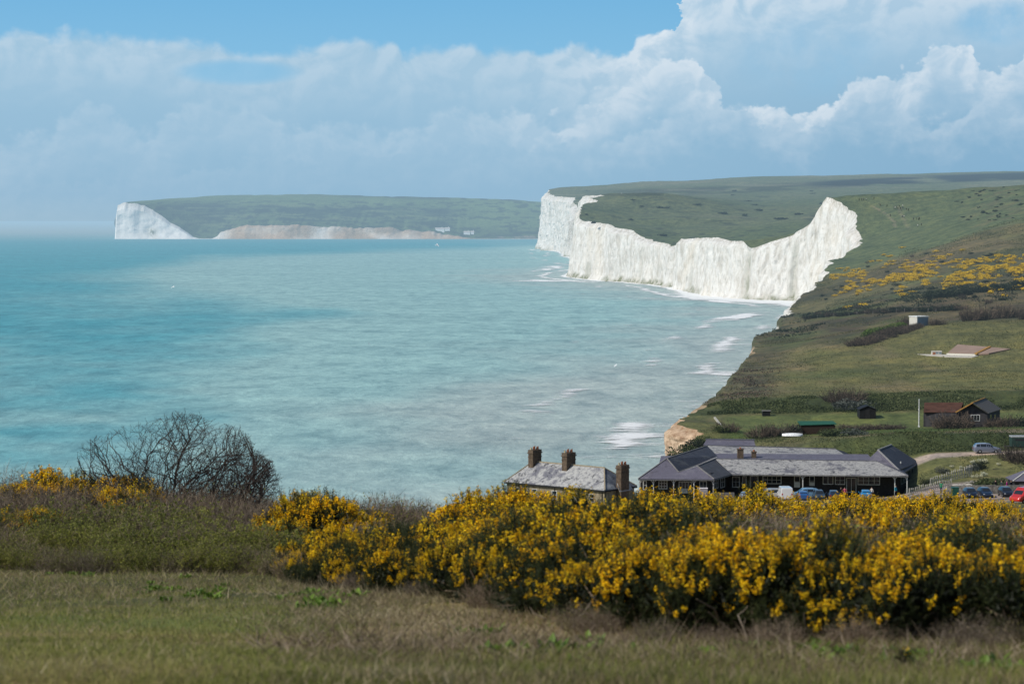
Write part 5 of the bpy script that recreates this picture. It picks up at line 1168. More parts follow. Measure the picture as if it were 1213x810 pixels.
def gorse_mesh(seed, R=.62, Hh=.9, nshoot=330, bloom=.6, lobes=7, spn=34, fl=15, lift=0.):
    rng = np.random.default_rng(seed); C = []; Rd = []
    for i in range(lobes):
        a = rng.uniform(0, 2 * PI); q = R * .66 * math.sqrt(rng.uniform(0, 1)); r = R * rng.uniform(.34, .55); h = Hh * rng.uniform(.45, 1.0) * (1 - .25 * q / R)
        C.append((q * math.cos(a), q * math.sin(a), max(r * .55 if not lift else lift * Hh + r * .6, h - r))); Rd.append(r)
    C = np.array(C); Rd = np.array(Rd)
    i = rng.choice(lobes, nshoot * 3, p=Rd ** 2 / np.sum(Rd ** 2)); d = unit(rng.normal(size=(len(i), 3)) + np.array([0, 0, .25])); p = C[i] + d * Rd[i, None] * np.array([1, 1, 1.05])
    ins = np.zeros(len(i), bool)
    for j in range(lobes): ins |= (np.linalg.norm(p - C[j], axis=1) < Rd[j] * .86) & (i != j)
    k = ~ins & (p[:, 2] > .06); p = p[k][:nshoot]; d = d[k][:nshoot]; n = len(p)
    ax = unit(d * .65 + np.array([0, 0, .75]) + rng.normal(size=(n, 3)) * .22); L = rng.uniform(.07, .16, n) * (Hh / .9) ** .3; lob = i[k][:nshoot]; lr = rng.normal(size=lobes) * .55
    parts = []
    t = rng.uniform(-.7, 1, (n, spn)); b = p[:, None] + ax[:, None] * (t * L[:, None])[..., None] + rng.normal(size=(n, spn, 3)) * .008
    sd = unit(rng.normal(size=(n, spn, 3)) * .8 + ax[:, None] * .75)
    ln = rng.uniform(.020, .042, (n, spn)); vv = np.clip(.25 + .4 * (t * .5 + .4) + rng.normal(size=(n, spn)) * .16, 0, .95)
    V, Fc = blades(b.reshape(-1, 3), sd.reshape(-1, 3), ln.ravel(), .0062, rng); parts.append((V, Fc, vv.ravel()))
    V, Fc = blades(p - ax * .10, ax, L + .10, .012, rng); parts.append((V, Fc, .35))
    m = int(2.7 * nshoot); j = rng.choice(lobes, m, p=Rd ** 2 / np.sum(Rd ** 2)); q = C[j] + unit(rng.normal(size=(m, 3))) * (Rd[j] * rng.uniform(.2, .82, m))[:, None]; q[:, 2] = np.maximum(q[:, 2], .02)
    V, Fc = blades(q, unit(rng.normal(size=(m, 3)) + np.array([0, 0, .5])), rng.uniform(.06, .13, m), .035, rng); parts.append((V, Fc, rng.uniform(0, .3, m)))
    m = int(.8 * nshoot); j = rng.integers(0, lobes, m); q = C[j] * rng.uniform(0, 1, (m, 1)) + rng.normal(size=(m, 3)) * .05; q[:, 2] = np.abs(q[:, 2])
    fol = join(parts)
    # blossom: spikes of small pea flowers along the outer shoots, in drifts
    dr = vn(p[:, 0] * 7 + seed, p[:, 1] * 7 + p[:, 2] * 5, seed) * 1.3 + lr[lob] + 1.2 * (p[:, 2] / Hh - .45) + .3 * (-d[:, 0]) + rng.normal(size=n) * .15
    o = np.argsort(-dr)[:int(n * bloom)]; o = o[p[o, 2] > .34 * Hh]; kf = len(o)
    if kf:
        t = rng.uniform(.05, 1.06, (kf, fl)); rr = rng.uniform(.008, .034, (kf, fl)) * (1.15 - .5 * t)
        rad = unit(np.cross(ax[o][:, None], rng.normal(size=(kf, fl, 3))))
        c = p[o][:, None] + ax[o][:, None] * (t * L[o][:, None])[..., None] + rad * rr[..., None]
        sz = rng.uniform(.019, .032, (kf, fl)); fv = np.clip(.55 + rng.normal(size=(kf, fl)) * .22 + rng.normal(size=(kf, 1)) * .16, 0, 1)
        V, Fc = leafq(c.reshape(-1, 3), sz.ravel(), rng, rad.reshape(-1, 3)); fl_ = join([(V, Fc, fv.ravel())])
    else: fl_ = None
    st = []
    for s in range(9 if nshoot > 100 else 3):
        a = rng.uniform(0, 2 * PI); pts = [np.array([rng.uniform(-.1, .1), rng.uniform(-.1, .1), -.1])]; dd = np.array([math.cos(a) * .5, math.sin(a) * .5, .8])
        for q in range(4): dd = unit(dd + rng.normal(size=3) * .3); pts.append(pts[-1] + dd * Hh * .22)
        st.append(pts)
    return fol, fl_, st
def gorse_proto(name, label, seed, group, **k):
    t = thing(name, label, 'shrub', (0, 0, -300), group=group); fol, fl_, st = gorse_mesh(seed, **k)
    pm('foliage', *fol, M_GORSE, t)
    if fl_: pm('blossom', *fl_, M_BLOOM, t)
    mb = MB()
    for pts in st: mb.tube(pts, [.016, .014, .011, .008, .005], 5)
    V = np.array(mb.v); o = mb.build('stem', M_TWIG, t); at = o.data.attributes.new('v', 'FLOAT', 'POINT'); at.data.foreach_set('value', np.full(len(V), .6, np.float32))
    return t
USED = set()
def plant(proto, loc, rz, s, label=None, sz=None, tilt=0.):
    if proto.name not in USED: o = proto; USED.add(proto.name)
    else: o = copy_tree(proto)
    o.location = loc; o.rotation_euler = (tilt, 0, rz); o.scale = (s, s, s * (sz or 1.)); 
    if label: o['label'] = label
    return o

GB = 'flowering gorse in the bank nearest the camera'
GP = [gorse_proto('gorse_bush', 'dense gorse bush covered in yellow blossom in the bank across the foreground', 100 + i, GB, bloom=b, R=r, Hh=h, fl=f) for i, (b, r, h, f) in enumerate(((.46, .60, .92, 24), (.38, .66, .85, 23), (.30, .58, .95, 24), (.52, .55, .80, 24), (.20, .62, .90, 22), (.40, .70, .98, 24)))]
GS = [gorse_proto('gorse_bush', 'sparsely flowering dark green gorse bush in the foreground bank', 130 + i, 'dark gorse in the bank nearest the camera', bloom=b, R=.62, Hh=.9, fl=10) for i, b in enumerate((.05, .11))]
GL = [gorse_proto('gorse_bush', 'leggy gorse bush with yellow tops overhanging a dark hollow at the front of the bank', 140 + i, 'leggy gorse along the front of the bank', bloom=b, R=.60, Hh=.95, fl=24, lift=.36) for i, b in enumerate((.34, .26, .20))]
GF = [gorse_proto('gorse_bush', 'yellow gorse bush in the further row just before the car park', 150 + i, 'gorse row in front of the car park', bloom=.42, R=.62, Hh=.95, fl=18, nshoot=260, spn=22) for i in range(3)]

# ------------------------------------------------------------------ leafy and twiggy scrub
def scrub_proto(seed, label, group, leaf=1200, stems=170, R=.6, Hh=1.0, tw=None, leafm=None, lean=.25):
    rng = np.random.default_rng(seed); t = thing('scrub_bush', label, 'shrub', (0, 0, -300), group=group)
    n = stems; a = rng.uniform(0, 2 * PI, n); r = R * np.sqrt(rng.uniform(0, 1, n)); b = np.stack([r * np.cos(a), r * np.sin(a), np.full(n, -.04)], 1)
    d = unit(np.stack([np.cos(a) * r / R * .5, np.sin(a) * r / R * .5, np.ones(n)], 1) + rng.normal(size=(n, 3)) * lean * np.array([1, 1, .3])); L = Hh * rng.uniform(.55, 1.05, n) * (1 - .35 * (r / R) ** 2)
    parts = []; tips = []
    cur = b; dd = d; m = 4
    for k in range(m):
        seg = (L / m)[:, None]; w = .009 * (1 - k / (m + .5)); nx = cur + dd * seg
        sd = unit(np.cross(dd, rng.normal(size=(n, 3)))) * w / 2
        V = np.stack([cur - sd, cur + sd, nx + sd * .7, nx - sd * .7], 1).reshape(-1, 3); parts.append((V, np.arange(4 * n).reshape(n, 4), rng.uniform(.2, .9, n)))
        for q in range(5):        # side twigs
            f = rng.uniform(0, 1, (n, 1)); p0 = cur + dd * seg * f; td = unit(dd * .8 + rng.normal(size=(n, 3)) * .6); tl = rng.uniform(.06, .2, (n, 1)) * (Hh ** .5); e = p0 + td * tl
            s2 = unit(np.cross(td, rng.normal(size=(n, 3)))) * .0022; V = np.stack([p0 - s2, p0 + s2, e + s2 * .6, e - s2 * .6], 1).reshape(-1, 3); parts.append((V, np.arange(4 * n).reshape(n, 4), rng.uniform(.1, 1, n)))
            if k > 0: tips.append(p0 + td * tl * rng.uniform(.3, 1, (n, 1)))
        cur = nx; dd = unit(dd + rng.normal(size=(n, 3)) * .22)
    pm('stem', *join(parts), tw or M_TWIG, t)
    if leaf:
        T = np.concatenate(tips); i = rng.choice(len(T), leaf); c = T[i] + rng.normal(size=(leaf, 3)) * .015
        V, Fc = leafq(c, rng.uniform(.020, .044, leaf), rng); pm('foliage', *join([(V, Fc, np.clip(rng.normal(.5, .25, leaf), 0, 1))]), leafm or M_SCRUBLEAF, t)
    return t
SG = [scrub_proto(200 + i, 'olive green leafy scrub bush in the hedge on the left', 'leafy scrub in the left hedge', leaf=8000, stems=90) for i in range(3)]
SB = [scrub_proto(210 + i, 'brown leafless scrub bush on the bank top at the left', 'brown scrub along the bank top', leaf=160, stems=240) for i in range(3)]
SM = [scrub_proto(220 + i, 'mixed brown and green scrub bush between the gorse clumps', 'mixed scrub between the gorse clumps', leaf=1100, stems=200) for i in range(2)]
def ground_row(px, row):
    """depth at which the fore hill is met looking at (px,row)"""
    ys = np.linspace(8, 70, 621); xs = (px - 606.5) / F * ys; r = proj(xs, ys, H(xs, ys, False))[1]; i = np.where(r <= row)[0]
    return float(ys[i[0]]) if len(i) else 70.
def foreground_gorse():
    rng = random.Random(3)
    # front edge of the bank (column,row) and the skyline it must reach
    fe = np.array([(320, 672), (345, 694), (420, 702), (500, 712), (560, 722), (640, 734), (700, 744), (780, 750), (860, 752), (1000, 756), (1240, 760)], float)
    tp = np.array([(320, 650), (345, 636), (400, 614), (470, 608), (540, 598), (600, 578), (650, 573), (700, 573), (730, 569), (760, 570), (830, 573), (870, 577), (930, 588), (1000, 594), (1060, 598), (1120, 598), (1180, 600), (1240, 600)], float)
    def put(px, y, hmax, kinds, label=None, smin=.5):
        g = ground_at(px, y); s = max(smin, min(1.75, hmax / .93)) * rng.uniform(.9, 1.05)
        p = rng.choice(kinds); plant(p, g - Vector((0, 0, .04)), rng.uniform(0, 6.28), s, label, rng.uniform(.92, 1.05), rng.uniform(-.08, .08))
    # rows of bushes going back from the front edge
    for k, (dy, step) in enumerate(((.35, 40), (1.1, 42), (2.0, 44), (3.1, 46), (4.4, 48), (6.0, 50))):
        px = 338 + (k % 2) * 16
        while px < 1330:
            y0 = ground_row(px, np.interp(px, fe[:, 0], fe[:, 1])); y = y0 + dy * (1.0 if px > 640 else .55 + .45 * (px - 338) / 302) + rng.uniform(-.25, .25)
            top = np.interp(px, tp[:, 0], tp[:, 1]); g = ground_at(px, y)
            hfull = P(px, top, y).z - g.z                          # height that would touch the skyline
            want = (.50 if px < 700 else .64, .66 if px < 700 else .76, .84, .92, 1.0, 1.03)[k] * (1 + .14 * vn(px / 30, k * 3.3, 79))
            h = min(hfull, .95) * want * rng.uniform(.86, 1.06)
            if k >= 4: h = min(hfull, 1.45) * rng.uniform(.9, 1.04)
            gap = fbm(px / 85 + k * .35, k * .8, 77, 2); gap = gap + .18 * (gap < 0) * (px < 720)
            dark = gap > .10 or (835 < px < 960 and k in (2, 3, 4, 5) and rng.random() < .7)
            if h > .16 and rng.random() < .97:
                put(px, y, h, (GL if k < 2 and px > 660 and rng.random() < .9 else GS if (dark and rng.random() < .85) else GP), smin=.28) if not ((k >= 2 and gap < -.22 and rng.random() < .65) or (k >= 2 and 815 < px < 1010 and rng.random() < .62) or (k >= 3 and 700 < px < 1240 and rng.random() < .22)) else plant(rng.choice(SM), ground_at(px, y), rng.uniform(0, 6.28), max(.35, h))
            px += step * rng.uniform(.82, 1.18) * (17.5 / y) ** .8
    # clump on the skyline left of the cottages, clumps on the left bank, row in front of the car park
    def clump(a, b, y0, y1, n, top, kinds, jit=8):
        for i in range(n):
            px = rng.uniform(a, b); y = rng.uniform(y0, y1); t = np.interp(px, [q[0] for q in top], [q[1] for q in top]) + rng.uniform(-1, jit); g = ground_at(px, y); h = P(px, t, y).z - g.z
            if h > .2: put(px, y, h, kinds, smin=.3)
    clump(548, 640, 32, 36, 13, ((540, 582), (558, 564), (590, 557), (620, 566), (645, 578)), GP, 4)
    clump(322, 440, 33, 38, 16, ((320, 592), (345, 574), (390, 570), (430, 580), (445, 594)), GP, 14)
    clump(20, 190, 40, 44, 12, ((15, 556), (40, 547), (100, 548), (150, 555), (195, 566)), GP, 5)
    clump(0, 50, 33, 36, 4, ((0, 590), (60, 590)), GP, 5)
    clump(330, 470, 27.5, 31, 14, ((325, 640), (400, 628), (470, 618)), GP, 30)
    clump(120, 192, 37.5, 39.5, 6, ((110, 563), (160, 562), (195, 572)), GP, 6)
    clump(860, 1050, 44, 54, 26, ((860, 578), (900, 576), (960, 577), (1050, 577)), GF, 5)
    clump(1030, 1210, 48, 60, 36, ((1030, 582), (1050, 572), (1090, 578), (1130, 583), (1160, 587), (1205, 589)), GF, 6)
    clump(640, 860, 40, 46, 14, ((640, 575), (860, 574)), GF, 4)
foreground_gorse()

def scrub():
    rng = random.Random(9)
    def clump(a, b, y0, y1, n, top, kinds, jit=10, smin=.35):
        for i in range(n):
            px = a + (b - a) * ((i + rng.random()) / n); y = rng.uniform(y0, y1); t = np.interp(px, [q[0] for q in top], [q[1] for q in top]) + rng.uniform(-2, jit); g = ground_at(px, y); h = P(px, t, y).z - g.z
            if h > .15: plant(rng.choice(kinds), g, rng.uniform(0, 6.28), max(smin, h / 1.0), None, 1.0, rng.uniform(-.1, .1))
    clump(-20, 350, 28.6, 29.6, 20, ((-20, 640), (100, 636), (250, 630), (350, 640)), SG + SG + SM, 16)
    clump(-20, 350, 30.5, 32.5, 22, ((-20, 612), (100, 606), (250, 600), (350, 610)), SG + SG + SM, 14)
    clump(-20, 345, 34, 36, 20, ((-20, 588), (60, 584), (180, 582), (260, 586), (345, 598)), SG + SB, 12)
    clump(-20, 345, 37, 39.5, 24, ((-20, 560), (100, 562), (180, 564), (260, 566), (345, 582)), SB, 8)
    clump(-20, 345, 41, 45, 22, ((-20, 543), (30, 548), (100, 553), (200, 556), (260, 562), (345, 578)), SB, 6)
    clump(425, 560, 36, 41, 24, ((420, 572), (440, 575), (480, 583), (560, 588)), SM + SB, 8)
    clump(430, 560, 31, 34, 12, ((430, 600), (560, 600)), SM + SB, 12)
    clump(640, 1215, 32, 40, 46, ((640, 592), (700, 594), (850, 596), (1000, 600), (1100, 602), (1215, 598)), SM + SB, 6)
    clump(850, 1010, 24, 29, 16, ((850, 602), (900, 600), (1010, 607)), SM + SB + SM, 10)
    clump(300, 352, 28, 30.5, 7, ((300, 640), (350, 650)), SB + SM, 12)
    clump(345, 560, 24, 28, 12, ((345, 668), (450, 690), (560, 700)), SB, 14, .2)
    for i in range(15):
        px = 350 + 880 * (i + rng.random()) / 15; yb = ground_row(px, np.interp(px, [320, 345, 420, 500, 560, 640, 700, 780, 860, 1000, 1240], [672, 694, 702, 712, 722, 734, 744, 750, 752, 756, 760])); plant(rng.choice(SB + SM), ground_at(px, yb - rng.uniform(-.1, .35)), rng.uniform(0, 6.28), rng.uniform(.12, .25))
    clump(1080, 1213, 56, 64, 12, ((1080, 592), (1213, 590)), SB + SM, 6)
scrub()

# ------------------------------------------------------------------ the bare wind-cut shrub on the skyline
def bare_shrub():
    y = 41.5; g = ground_at(215, y); t = thing('bare_shrub', 'wind shaped leafless dark shrub standing against the sea on the left', 'shrub', g)
    rng = np.random.default_rng(5); top = np.array([(88, 556), (96, 524), (115, 514), (140, 507), (170, 500), (212, 486), (238, 491), (258, 499), (276, 504), (292, 512), (305, 534), (322, 546), (333, 566)], float)
    trunk = MB(); twig = MB()
    def inside(p):
        q = g + Vector(p); px, row = proj(q.x, q.y, q.z); return row > np.interp(px, top[:, 0], top[:, 1], left=999, right=999)
    def grow(p, d, L, r, lev):
        n = max(3, int(L / .085)); pts = [Vector(p)]; dv = Vector(d)
        for i in range(n):
            dv = (dv + Vector(rng.normal(size=3) * .20) + Vector((.02, 0, .04))).normalized(); q = pts[-1] + dv * (L / n)
            if not inside(q) and (lev > 0 and i > 0 or i > 3): break
            pts.append(q)
            if lev < 4 and i > 0 and rng.random() < (.66, .58, .50, .30)[lev]:
                side = Vector(rng.normal(size=3)); side = (side - dv * side.dot(dv)).normalized(); nd = (dv * .75 + side * .75 + Vector((0, 0, .1))).normalized()
                grow(q, nd, L * rng.uniform(.32, .6), max(.003, r * .42), lev + 1)
        if len(pts) > 1:
            rs = [max(.0022, r * (1 - .7 * i / len(pts))) for i in range(len(pts))]
            (trunk if lev < 1 else twig).tube(pts, rs, 5 if lev < 2 else 3, cap=False)
    for i in range(25):
        f = (i + rng.random()) / 25; x = -1.15 + 2.5 * f; d = Vector((-.55 + 1.35 * f + rng.normal() * .14, rng.normal() * .3, .95 - .35 * abs(f - .45)))
        grow((x * .8, rng.uniform(-.35, .35), -.1), d.normalized(), 2.0 * rng.uniform(.8, 1.15), .024 * rng.uniform(.7, 1.1), 0)
    for mb, nm, v in ((trunk, 'trunk', .35), (twig, 'branches', .5)):
        o = mb.build(nm, M_DARKTWIG, t); at = o.data.attributes.new('v', 'FLOAT', 'POINT'); at.data.foreach_set('value', np.clip(rng.normal(v, .2, len(mb.v)), 0, 1).astype(np.float32))
bare_shrub()

# ------------------------------------------------------------------ grass, dead grass and low leaves on the near slope
def sample_view(n, r0, r1, rng, a=-90, b=1310):
    px = rng.uniform(a, b, n); row = rng.uniform(r0, r1, n); rr = np.linspace(600, 830, 461); dep = np.array([ground_row(600, q) for q in rr]); y = np.interp(row, rr, dep) + rng.normal(size=n) * .15
    x = (px - 606.5) / F * y; return px, row, x, y, H(x, y)
def near_grass():
    rng = np.random.default_rng(21)
    # mown lawn and turf
    n = 210000; px, row, x, y, z = sample_view(n, 676, 828, rng)
    lawn = sst(-.25, .35, fbm(x / 1.2, y / 1.2, 24, 3) + np.where(px < 420, .45, -.05) + np.where(row > 770, .15, 0)); keep = rng.random(n) < (.30 + .7 * lawn) * (1 - .55 * sst(380, 600, px + 90 * fbm(x / 1.5, y / 1.5, 26, 3))); x, y, z, px, row = [q[keep] for q in (x, y, z, px, row)]; n = len(x)
    d = unit(np.stack([rng.normal(size=n) * .5, rng.normal(size=n) * .5, np.ones(n)], 1)); L = rng.uniform(.015, .05, n) * (1 + .9 * sst(400, 700, px) + .5 * sst(720, 690, row)); V, Fc = blades(np.stack([x, y, z - .004], 1), d, L, rng.uniform(.004, .009, n), rng)
    v = np.clip(.42 + .30 * fbm(x / .8, y / .8, 25, 3) + rng.normal(size=n) * .2 + .16 * sst(420, 250, px) + .25 * np.exp(-((px - 60) / 190) ** 2 - ((row - 805) / 40) ** 2), 0, 1); o = pm('grass', *join([(V, Fc, v)]), M_GRASS); tag(o, kind='stuff')
    # straw: dead grass standing and lying under the gorse and along the foot of the hedge
    n = 230000; px, row, x, y, z = sample_view(n, 668, 828, rng)
    w = sst(280, 520, px + 120 * fbm(x / 1.5, y / 1.5, 26, 3)) * (.45 + .55 * sst(835, 750, row - 40 * fbm(x / 1.1, y / 1.1, 28, 2))) + np.exp(-((row - 694) / 12) ** 2) * .8 * (px < 520) + .12
    w *= .35 + .65 * sst(-.3, .25, fbm(x / .5, y / .5, 27, 3)); keep = rng.random(n) < w; x, y, z, px = [q[keep] for q in (x, y, z, px)]; n = len(x)
    d = unit(np.stack([rng.normal(size=n) * .9, rng.normal(size=n) * .9, rng.uniform(.25, 1.1, n)], 1)); L = rng.uniform(.03, .11, n) * (1 + .6 * sst(745, 700, row[keep])); V, Fc = blades(np.stack([x, y, z - .004], 1), d, L, rng.uniform(.004, .008, n), rng)
    v = np.clip(.45 + .3 * fbm(x / .6, y / .6, 29, 2) + rng.normal(size=n) * .22, 0, 1); o = pm('dead_grass', *join([(V, Fc, v)]), M_STRAW); tag(o, kind='stuff')
    # litter of brown stalks and fallen gorse twigs at the foot of the bank
    n = 9000; px, row, x, y, z = sample_view(n, 690, 790, rng, 300, 1235); keep = rng.random(n) < sst(735, 755, row) * sst(800, 762, row) + .15; x, y, z = [q[keep] for q in (x, y, z)]; n = len(x)
    d = unit(np.stack([rng.normal(size=n), rng.normal(size=n), rng.uniform(.1, 1.0, n)], 1)); V, Fc = blades(np.stack([x, y, z], 1), d, rng.uniform(.08, .26, n), rng.uniform(.004, .008, n), rng); o = pm('undergrowth', *join([(V, Fc, rng.random(n))]), M_TWIG); tag(o, kind='stuff')
near_grass()
def leafy_plants():
    """rosettes of bright broad leaves"""
    rng = np.random.default_rng(33); protos = []
    for s in range(3):
        V = []; Fq = []; vv = []
        for k in range(34):
            a = rng.uniform(0, 2 * PI); el = rng.uniform(.15, 1.2); L = rng.uniform(.07, .17); w = L * .38; d = np.array([math.cos(a) * math.cos(el), math.sin(a) * math.cos(el), math.sin(el)]); s_ = np.array([-math.sin(a), math.cos(a), 0]); o = np.array([rng.normal() * .06, rng.normal() * .06, 0]); dn = np.array([0, 0, -1])
            b = len(V); V += [o, o + d * L * .5 + s_ * w / 2, o + d * L + dn * L * .18, o + d * L * .5 - s_ * w / 2]; Fq.append((b, b + 1, b + 2, b + 3)); vv += [rng.random()] * 4
        o = npmesh('leafy_plant', V, [np.array(Fq)], [M_DOCK], attrs={'v': np.array(vv)}); o.location = (0, 0, -300); protos.append(o)
    first = set(); r = random.Random(8)
    def put(px, row, s, lab, grp):
        y = ground_row(px, row); p = r.choice(protos); o = p
        if p.name in first: o = p.copy(); COL.objects.link(o)
        first.add(p.name); o.location = ground_at(px, y); o.rotation_euler = (0, 0, r.uniform(0, 6.28)); o.scale = (s, s, s * r.uniform(.8, 1.1)); tag(o, lab, 'plant', grp)
    for px, row, n in ((48, 668, 5), (103, 674, 5), (128, 676, 4), (190, 697, 6), (215, 702, 9), (240, 706, 7), (360, 712, 9), (395, 716, 9), (620, 770, 5), (700, 762, 6), (905, 760, 7), (985, 772, 8), (1075, 776, 7), (1190, 790, 8), (560, 748, 4), (820, 768, 6)):
        for k in range(n): put(px + r.gauss(0, 20), row + r.gauss(0, 4.5), r.uniform(.3, .75), 'low rosette of bright green leaves in the rough grass at the foot of the shrubs', 'bright green leafy plants')
    for p in protos:
        if p.name not in first: put(600, 770, .6, 'low rosette of bright green leaves in the rough grass at the foot of the shrubs', 'bright green leafy plants')
leafy_plants()
def stray_bits():
    # one small flowering sprig by itself in the straw, and pale dead branches at the foot of the bank
    t = gorse_proto('gorse_sprig', 'small lone gorse seedling with a few orange yellow flowers in the straw', 170, None, R=.07, Hh=.11, nshoot=9, bloom=.4, lobes=3, fl=9); t.location = ground_at(1075, ground_row(1075, 783)); t.scale = (.8, .8, .7); t['category'] = 'plant'
    rng = np.random.default_rng(3); M = leafy('pale dead wood', [(0, (.16, .13, .10)), (1, (.36, .31, .25))], 0, .85)
    for px, row, lab, seg in ((1120, 752, 'pale curved dead branch at the foot of the gorse on the right', ((0, 0, .50), (.14, -.05, .47), (.24, -.1, .36), (.28, -.12, .2), (.34, -.15, .06), (.36, -.16, -.02))), (1085, 756, 'forked grey dead branch lying below the gorse on the right', ((.12, 0, .30), (.05, -.1, .2), (-.04, -.15, .1), (-.12, -.2, .0))), (690, 742, 'thin pale dead branch leaning on the front of the gorse', ((.1, 0, .34), (.02, -.1, .24), (-.1, -.15, .12), (-.16, -.2, 0))), (885, 752, 'grey dead stem leaning right under the gorse', ((-.1, 0, .36), (-.04, -.08, .22), (.0, -.1, .1), (.06, -.14, -.02)))):
        y = ground_row(px, row) - .1; mb = MB(); mb.tube(seg, [.006 + .008 * i / (len(seg) - 1) for i in range(len(seg))], 6)
        for k in range(3):
            a = Vector(seg[k]); dx_ = rng.normal() * .12; mb.tube([a, a + Vector((dx_ * .6, -.02, .06)), a + Vector((dx_, -.03, .12))], [.005, .004, .002], 4)
        o = mb.build('dead_branch', M); at = o.data.attributes.new('v', 'FLOAT', 'POINT'); at.data.foreach_set('value', rng.random(len(mb.v)).astype(np.float32)); o.location = ground_at(px, y); o.scale = (.5, .5, .5); tag(o, lab, 'branch')
stray_bits()

# ------------------------------------------------------------------ middle distance: bushes, hedges, rough turf
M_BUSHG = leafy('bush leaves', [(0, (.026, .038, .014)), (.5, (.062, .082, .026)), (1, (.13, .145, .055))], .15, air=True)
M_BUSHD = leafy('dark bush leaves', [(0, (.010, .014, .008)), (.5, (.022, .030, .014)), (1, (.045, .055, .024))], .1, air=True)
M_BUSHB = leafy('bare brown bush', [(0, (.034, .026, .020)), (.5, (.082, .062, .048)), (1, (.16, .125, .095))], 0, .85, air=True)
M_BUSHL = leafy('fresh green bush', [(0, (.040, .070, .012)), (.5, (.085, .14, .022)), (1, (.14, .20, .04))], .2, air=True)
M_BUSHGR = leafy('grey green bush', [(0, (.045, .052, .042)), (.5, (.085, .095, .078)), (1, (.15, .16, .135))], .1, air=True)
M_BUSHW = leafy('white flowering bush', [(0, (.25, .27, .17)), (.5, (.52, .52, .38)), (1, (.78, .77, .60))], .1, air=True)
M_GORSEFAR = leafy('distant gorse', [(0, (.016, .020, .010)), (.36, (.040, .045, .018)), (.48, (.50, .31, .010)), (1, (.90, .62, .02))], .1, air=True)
def bush_mesh(name, seed, mat, n=900, leaf=.13, kind='leaf', flat=.7, skew=None):
    """unit bush: radius 1, height about flat*1.3"""
    rng = np.random.default_rng(seed)
    if kind == 'leaf':
        m = 9; C = np.stack([rng.normal(size=m) * .38, rng.normal(size=m) * .38, rng.uniform(.15, .75, m) * flat], 1); R = rng.uniform(.32, .55, m); i = rng.integers(0, m, n); q = C[i] + unit(rng.normal(size=(n, 3))) * (R[i] * rng.uniform(.55, 1.05, n))[:, None] * np.array([1, 1, .8]); q[:, 2] = np.where(q[:, 2] < 0, -q[:, 2] * .3, q[:, 2])
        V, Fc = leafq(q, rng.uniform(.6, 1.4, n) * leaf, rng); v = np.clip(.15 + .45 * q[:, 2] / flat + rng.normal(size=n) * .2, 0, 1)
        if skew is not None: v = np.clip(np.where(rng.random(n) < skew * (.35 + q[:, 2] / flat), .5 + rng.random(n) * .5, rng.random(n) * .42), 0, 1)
        parts = [(V, Fc, v)]
    else:
        a = rng.uniform(0, 2 * PI, n); r = np.sqrt(rng.uniform(0, 1, n)); b = np.stack([r * np.cos(a) * .55, r * np.sin(a) * .55, np.full(n, -.05)], 1); d = unit(np.stack([np.cos(a) * r * .7, np.sin(a) * r * .7, np.ones(n) * 1.0], 1) + rng.normal(size=(n, 3)) * .22); L = flat * 1.35 * rng.uniform(.5, 1.05, n) * (1.05 - .3 * r * r)
        s = unit(np.cross(d, rng.normal(size=(n, 3)))) * leaf * .11; e = b + d * L[:, None]; parts = [(np.stack([b - s, b + s, e + s * .4, e - s * .4], 1).reshape(-1, 3), np.arange(4 * n).reshape(n, 4), np.clip(rng.normal(.45, .25, n), 0, 1))]
        for q in range(4):
            f = rng.uniform(.25, .95, (n, 1)); p0 = b + d * L[:, None] * f; td = unit(d * .7 + rng.normal(size=(n, 3)) * .65); tl = rng.uniform(.12, .4, (n, 1)) * flat; s2 = unit(np.cross(td, rng.normal(size=(n, 3)))) * leaf * .07; e2 = p0 + td * tl
            parts.append((np.stack([p0 - s2, p0 + s2, e2 + s2 * .5, e2 - s2 * .5], 1).reshape(-1, 3), np.arange(4 * n).reshape(n, 4), np.clip(rng.normal(.55, .25, n), 0, 1)))
    V, Fc, v = join(parts); o = pm(name, V, Fc, v, mat); me = o.data; bpy.data.objects.remove(o); return me
BM = {'green': [bush_mesh('bush', 300 + i, M_BUSHG) for i in range(3)], 'dark': [bush_mesh('bush', 310 + i, M_BUSHD) for i in range(3)], 'bare': [bush_mesh('bare_bush', 320 + i, M_BUSHB, 130, .16, 'twig', .8) for i in range(3)],
      'fresh': [bush_mesh('bush', 330, M_BUSHL)], 'grey': [bush_mesh('bush', 340 + i, M_BUSHGR) for i in range(2)], 'white': [bush_mesh('white_flowering_bush', 350 + i, M_BUSHW, 500, .16) for i in range(2)],
      'gorse': [bush_mesh('gorse_bush', 360 + i, M_GORSEFAR, 420, .17, 'leaf', .5, .62 + .12 * (i % 3)) for i in range(5)], 'low': [bush_mesh('bush', 370 + i, M_BUSHD, 300, .22, 'leaf', .4) for i in range(3)]}
BR = random.Random(12)
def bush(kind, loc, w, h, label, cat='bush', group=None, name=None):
    me = BR.choice(BM[kind]); o = bpy.data.objects.new(name or me.name.split('.')[0], me); COL.objects.link(o); o.location = loc; o.rotation_euler = (0, 0, BR.uniform(0, 6.28)); o.scale = (w / 2, w / 2 * BR.uniform(.8, 1.1), h / 1.0); return tag(o, label, cat, group)
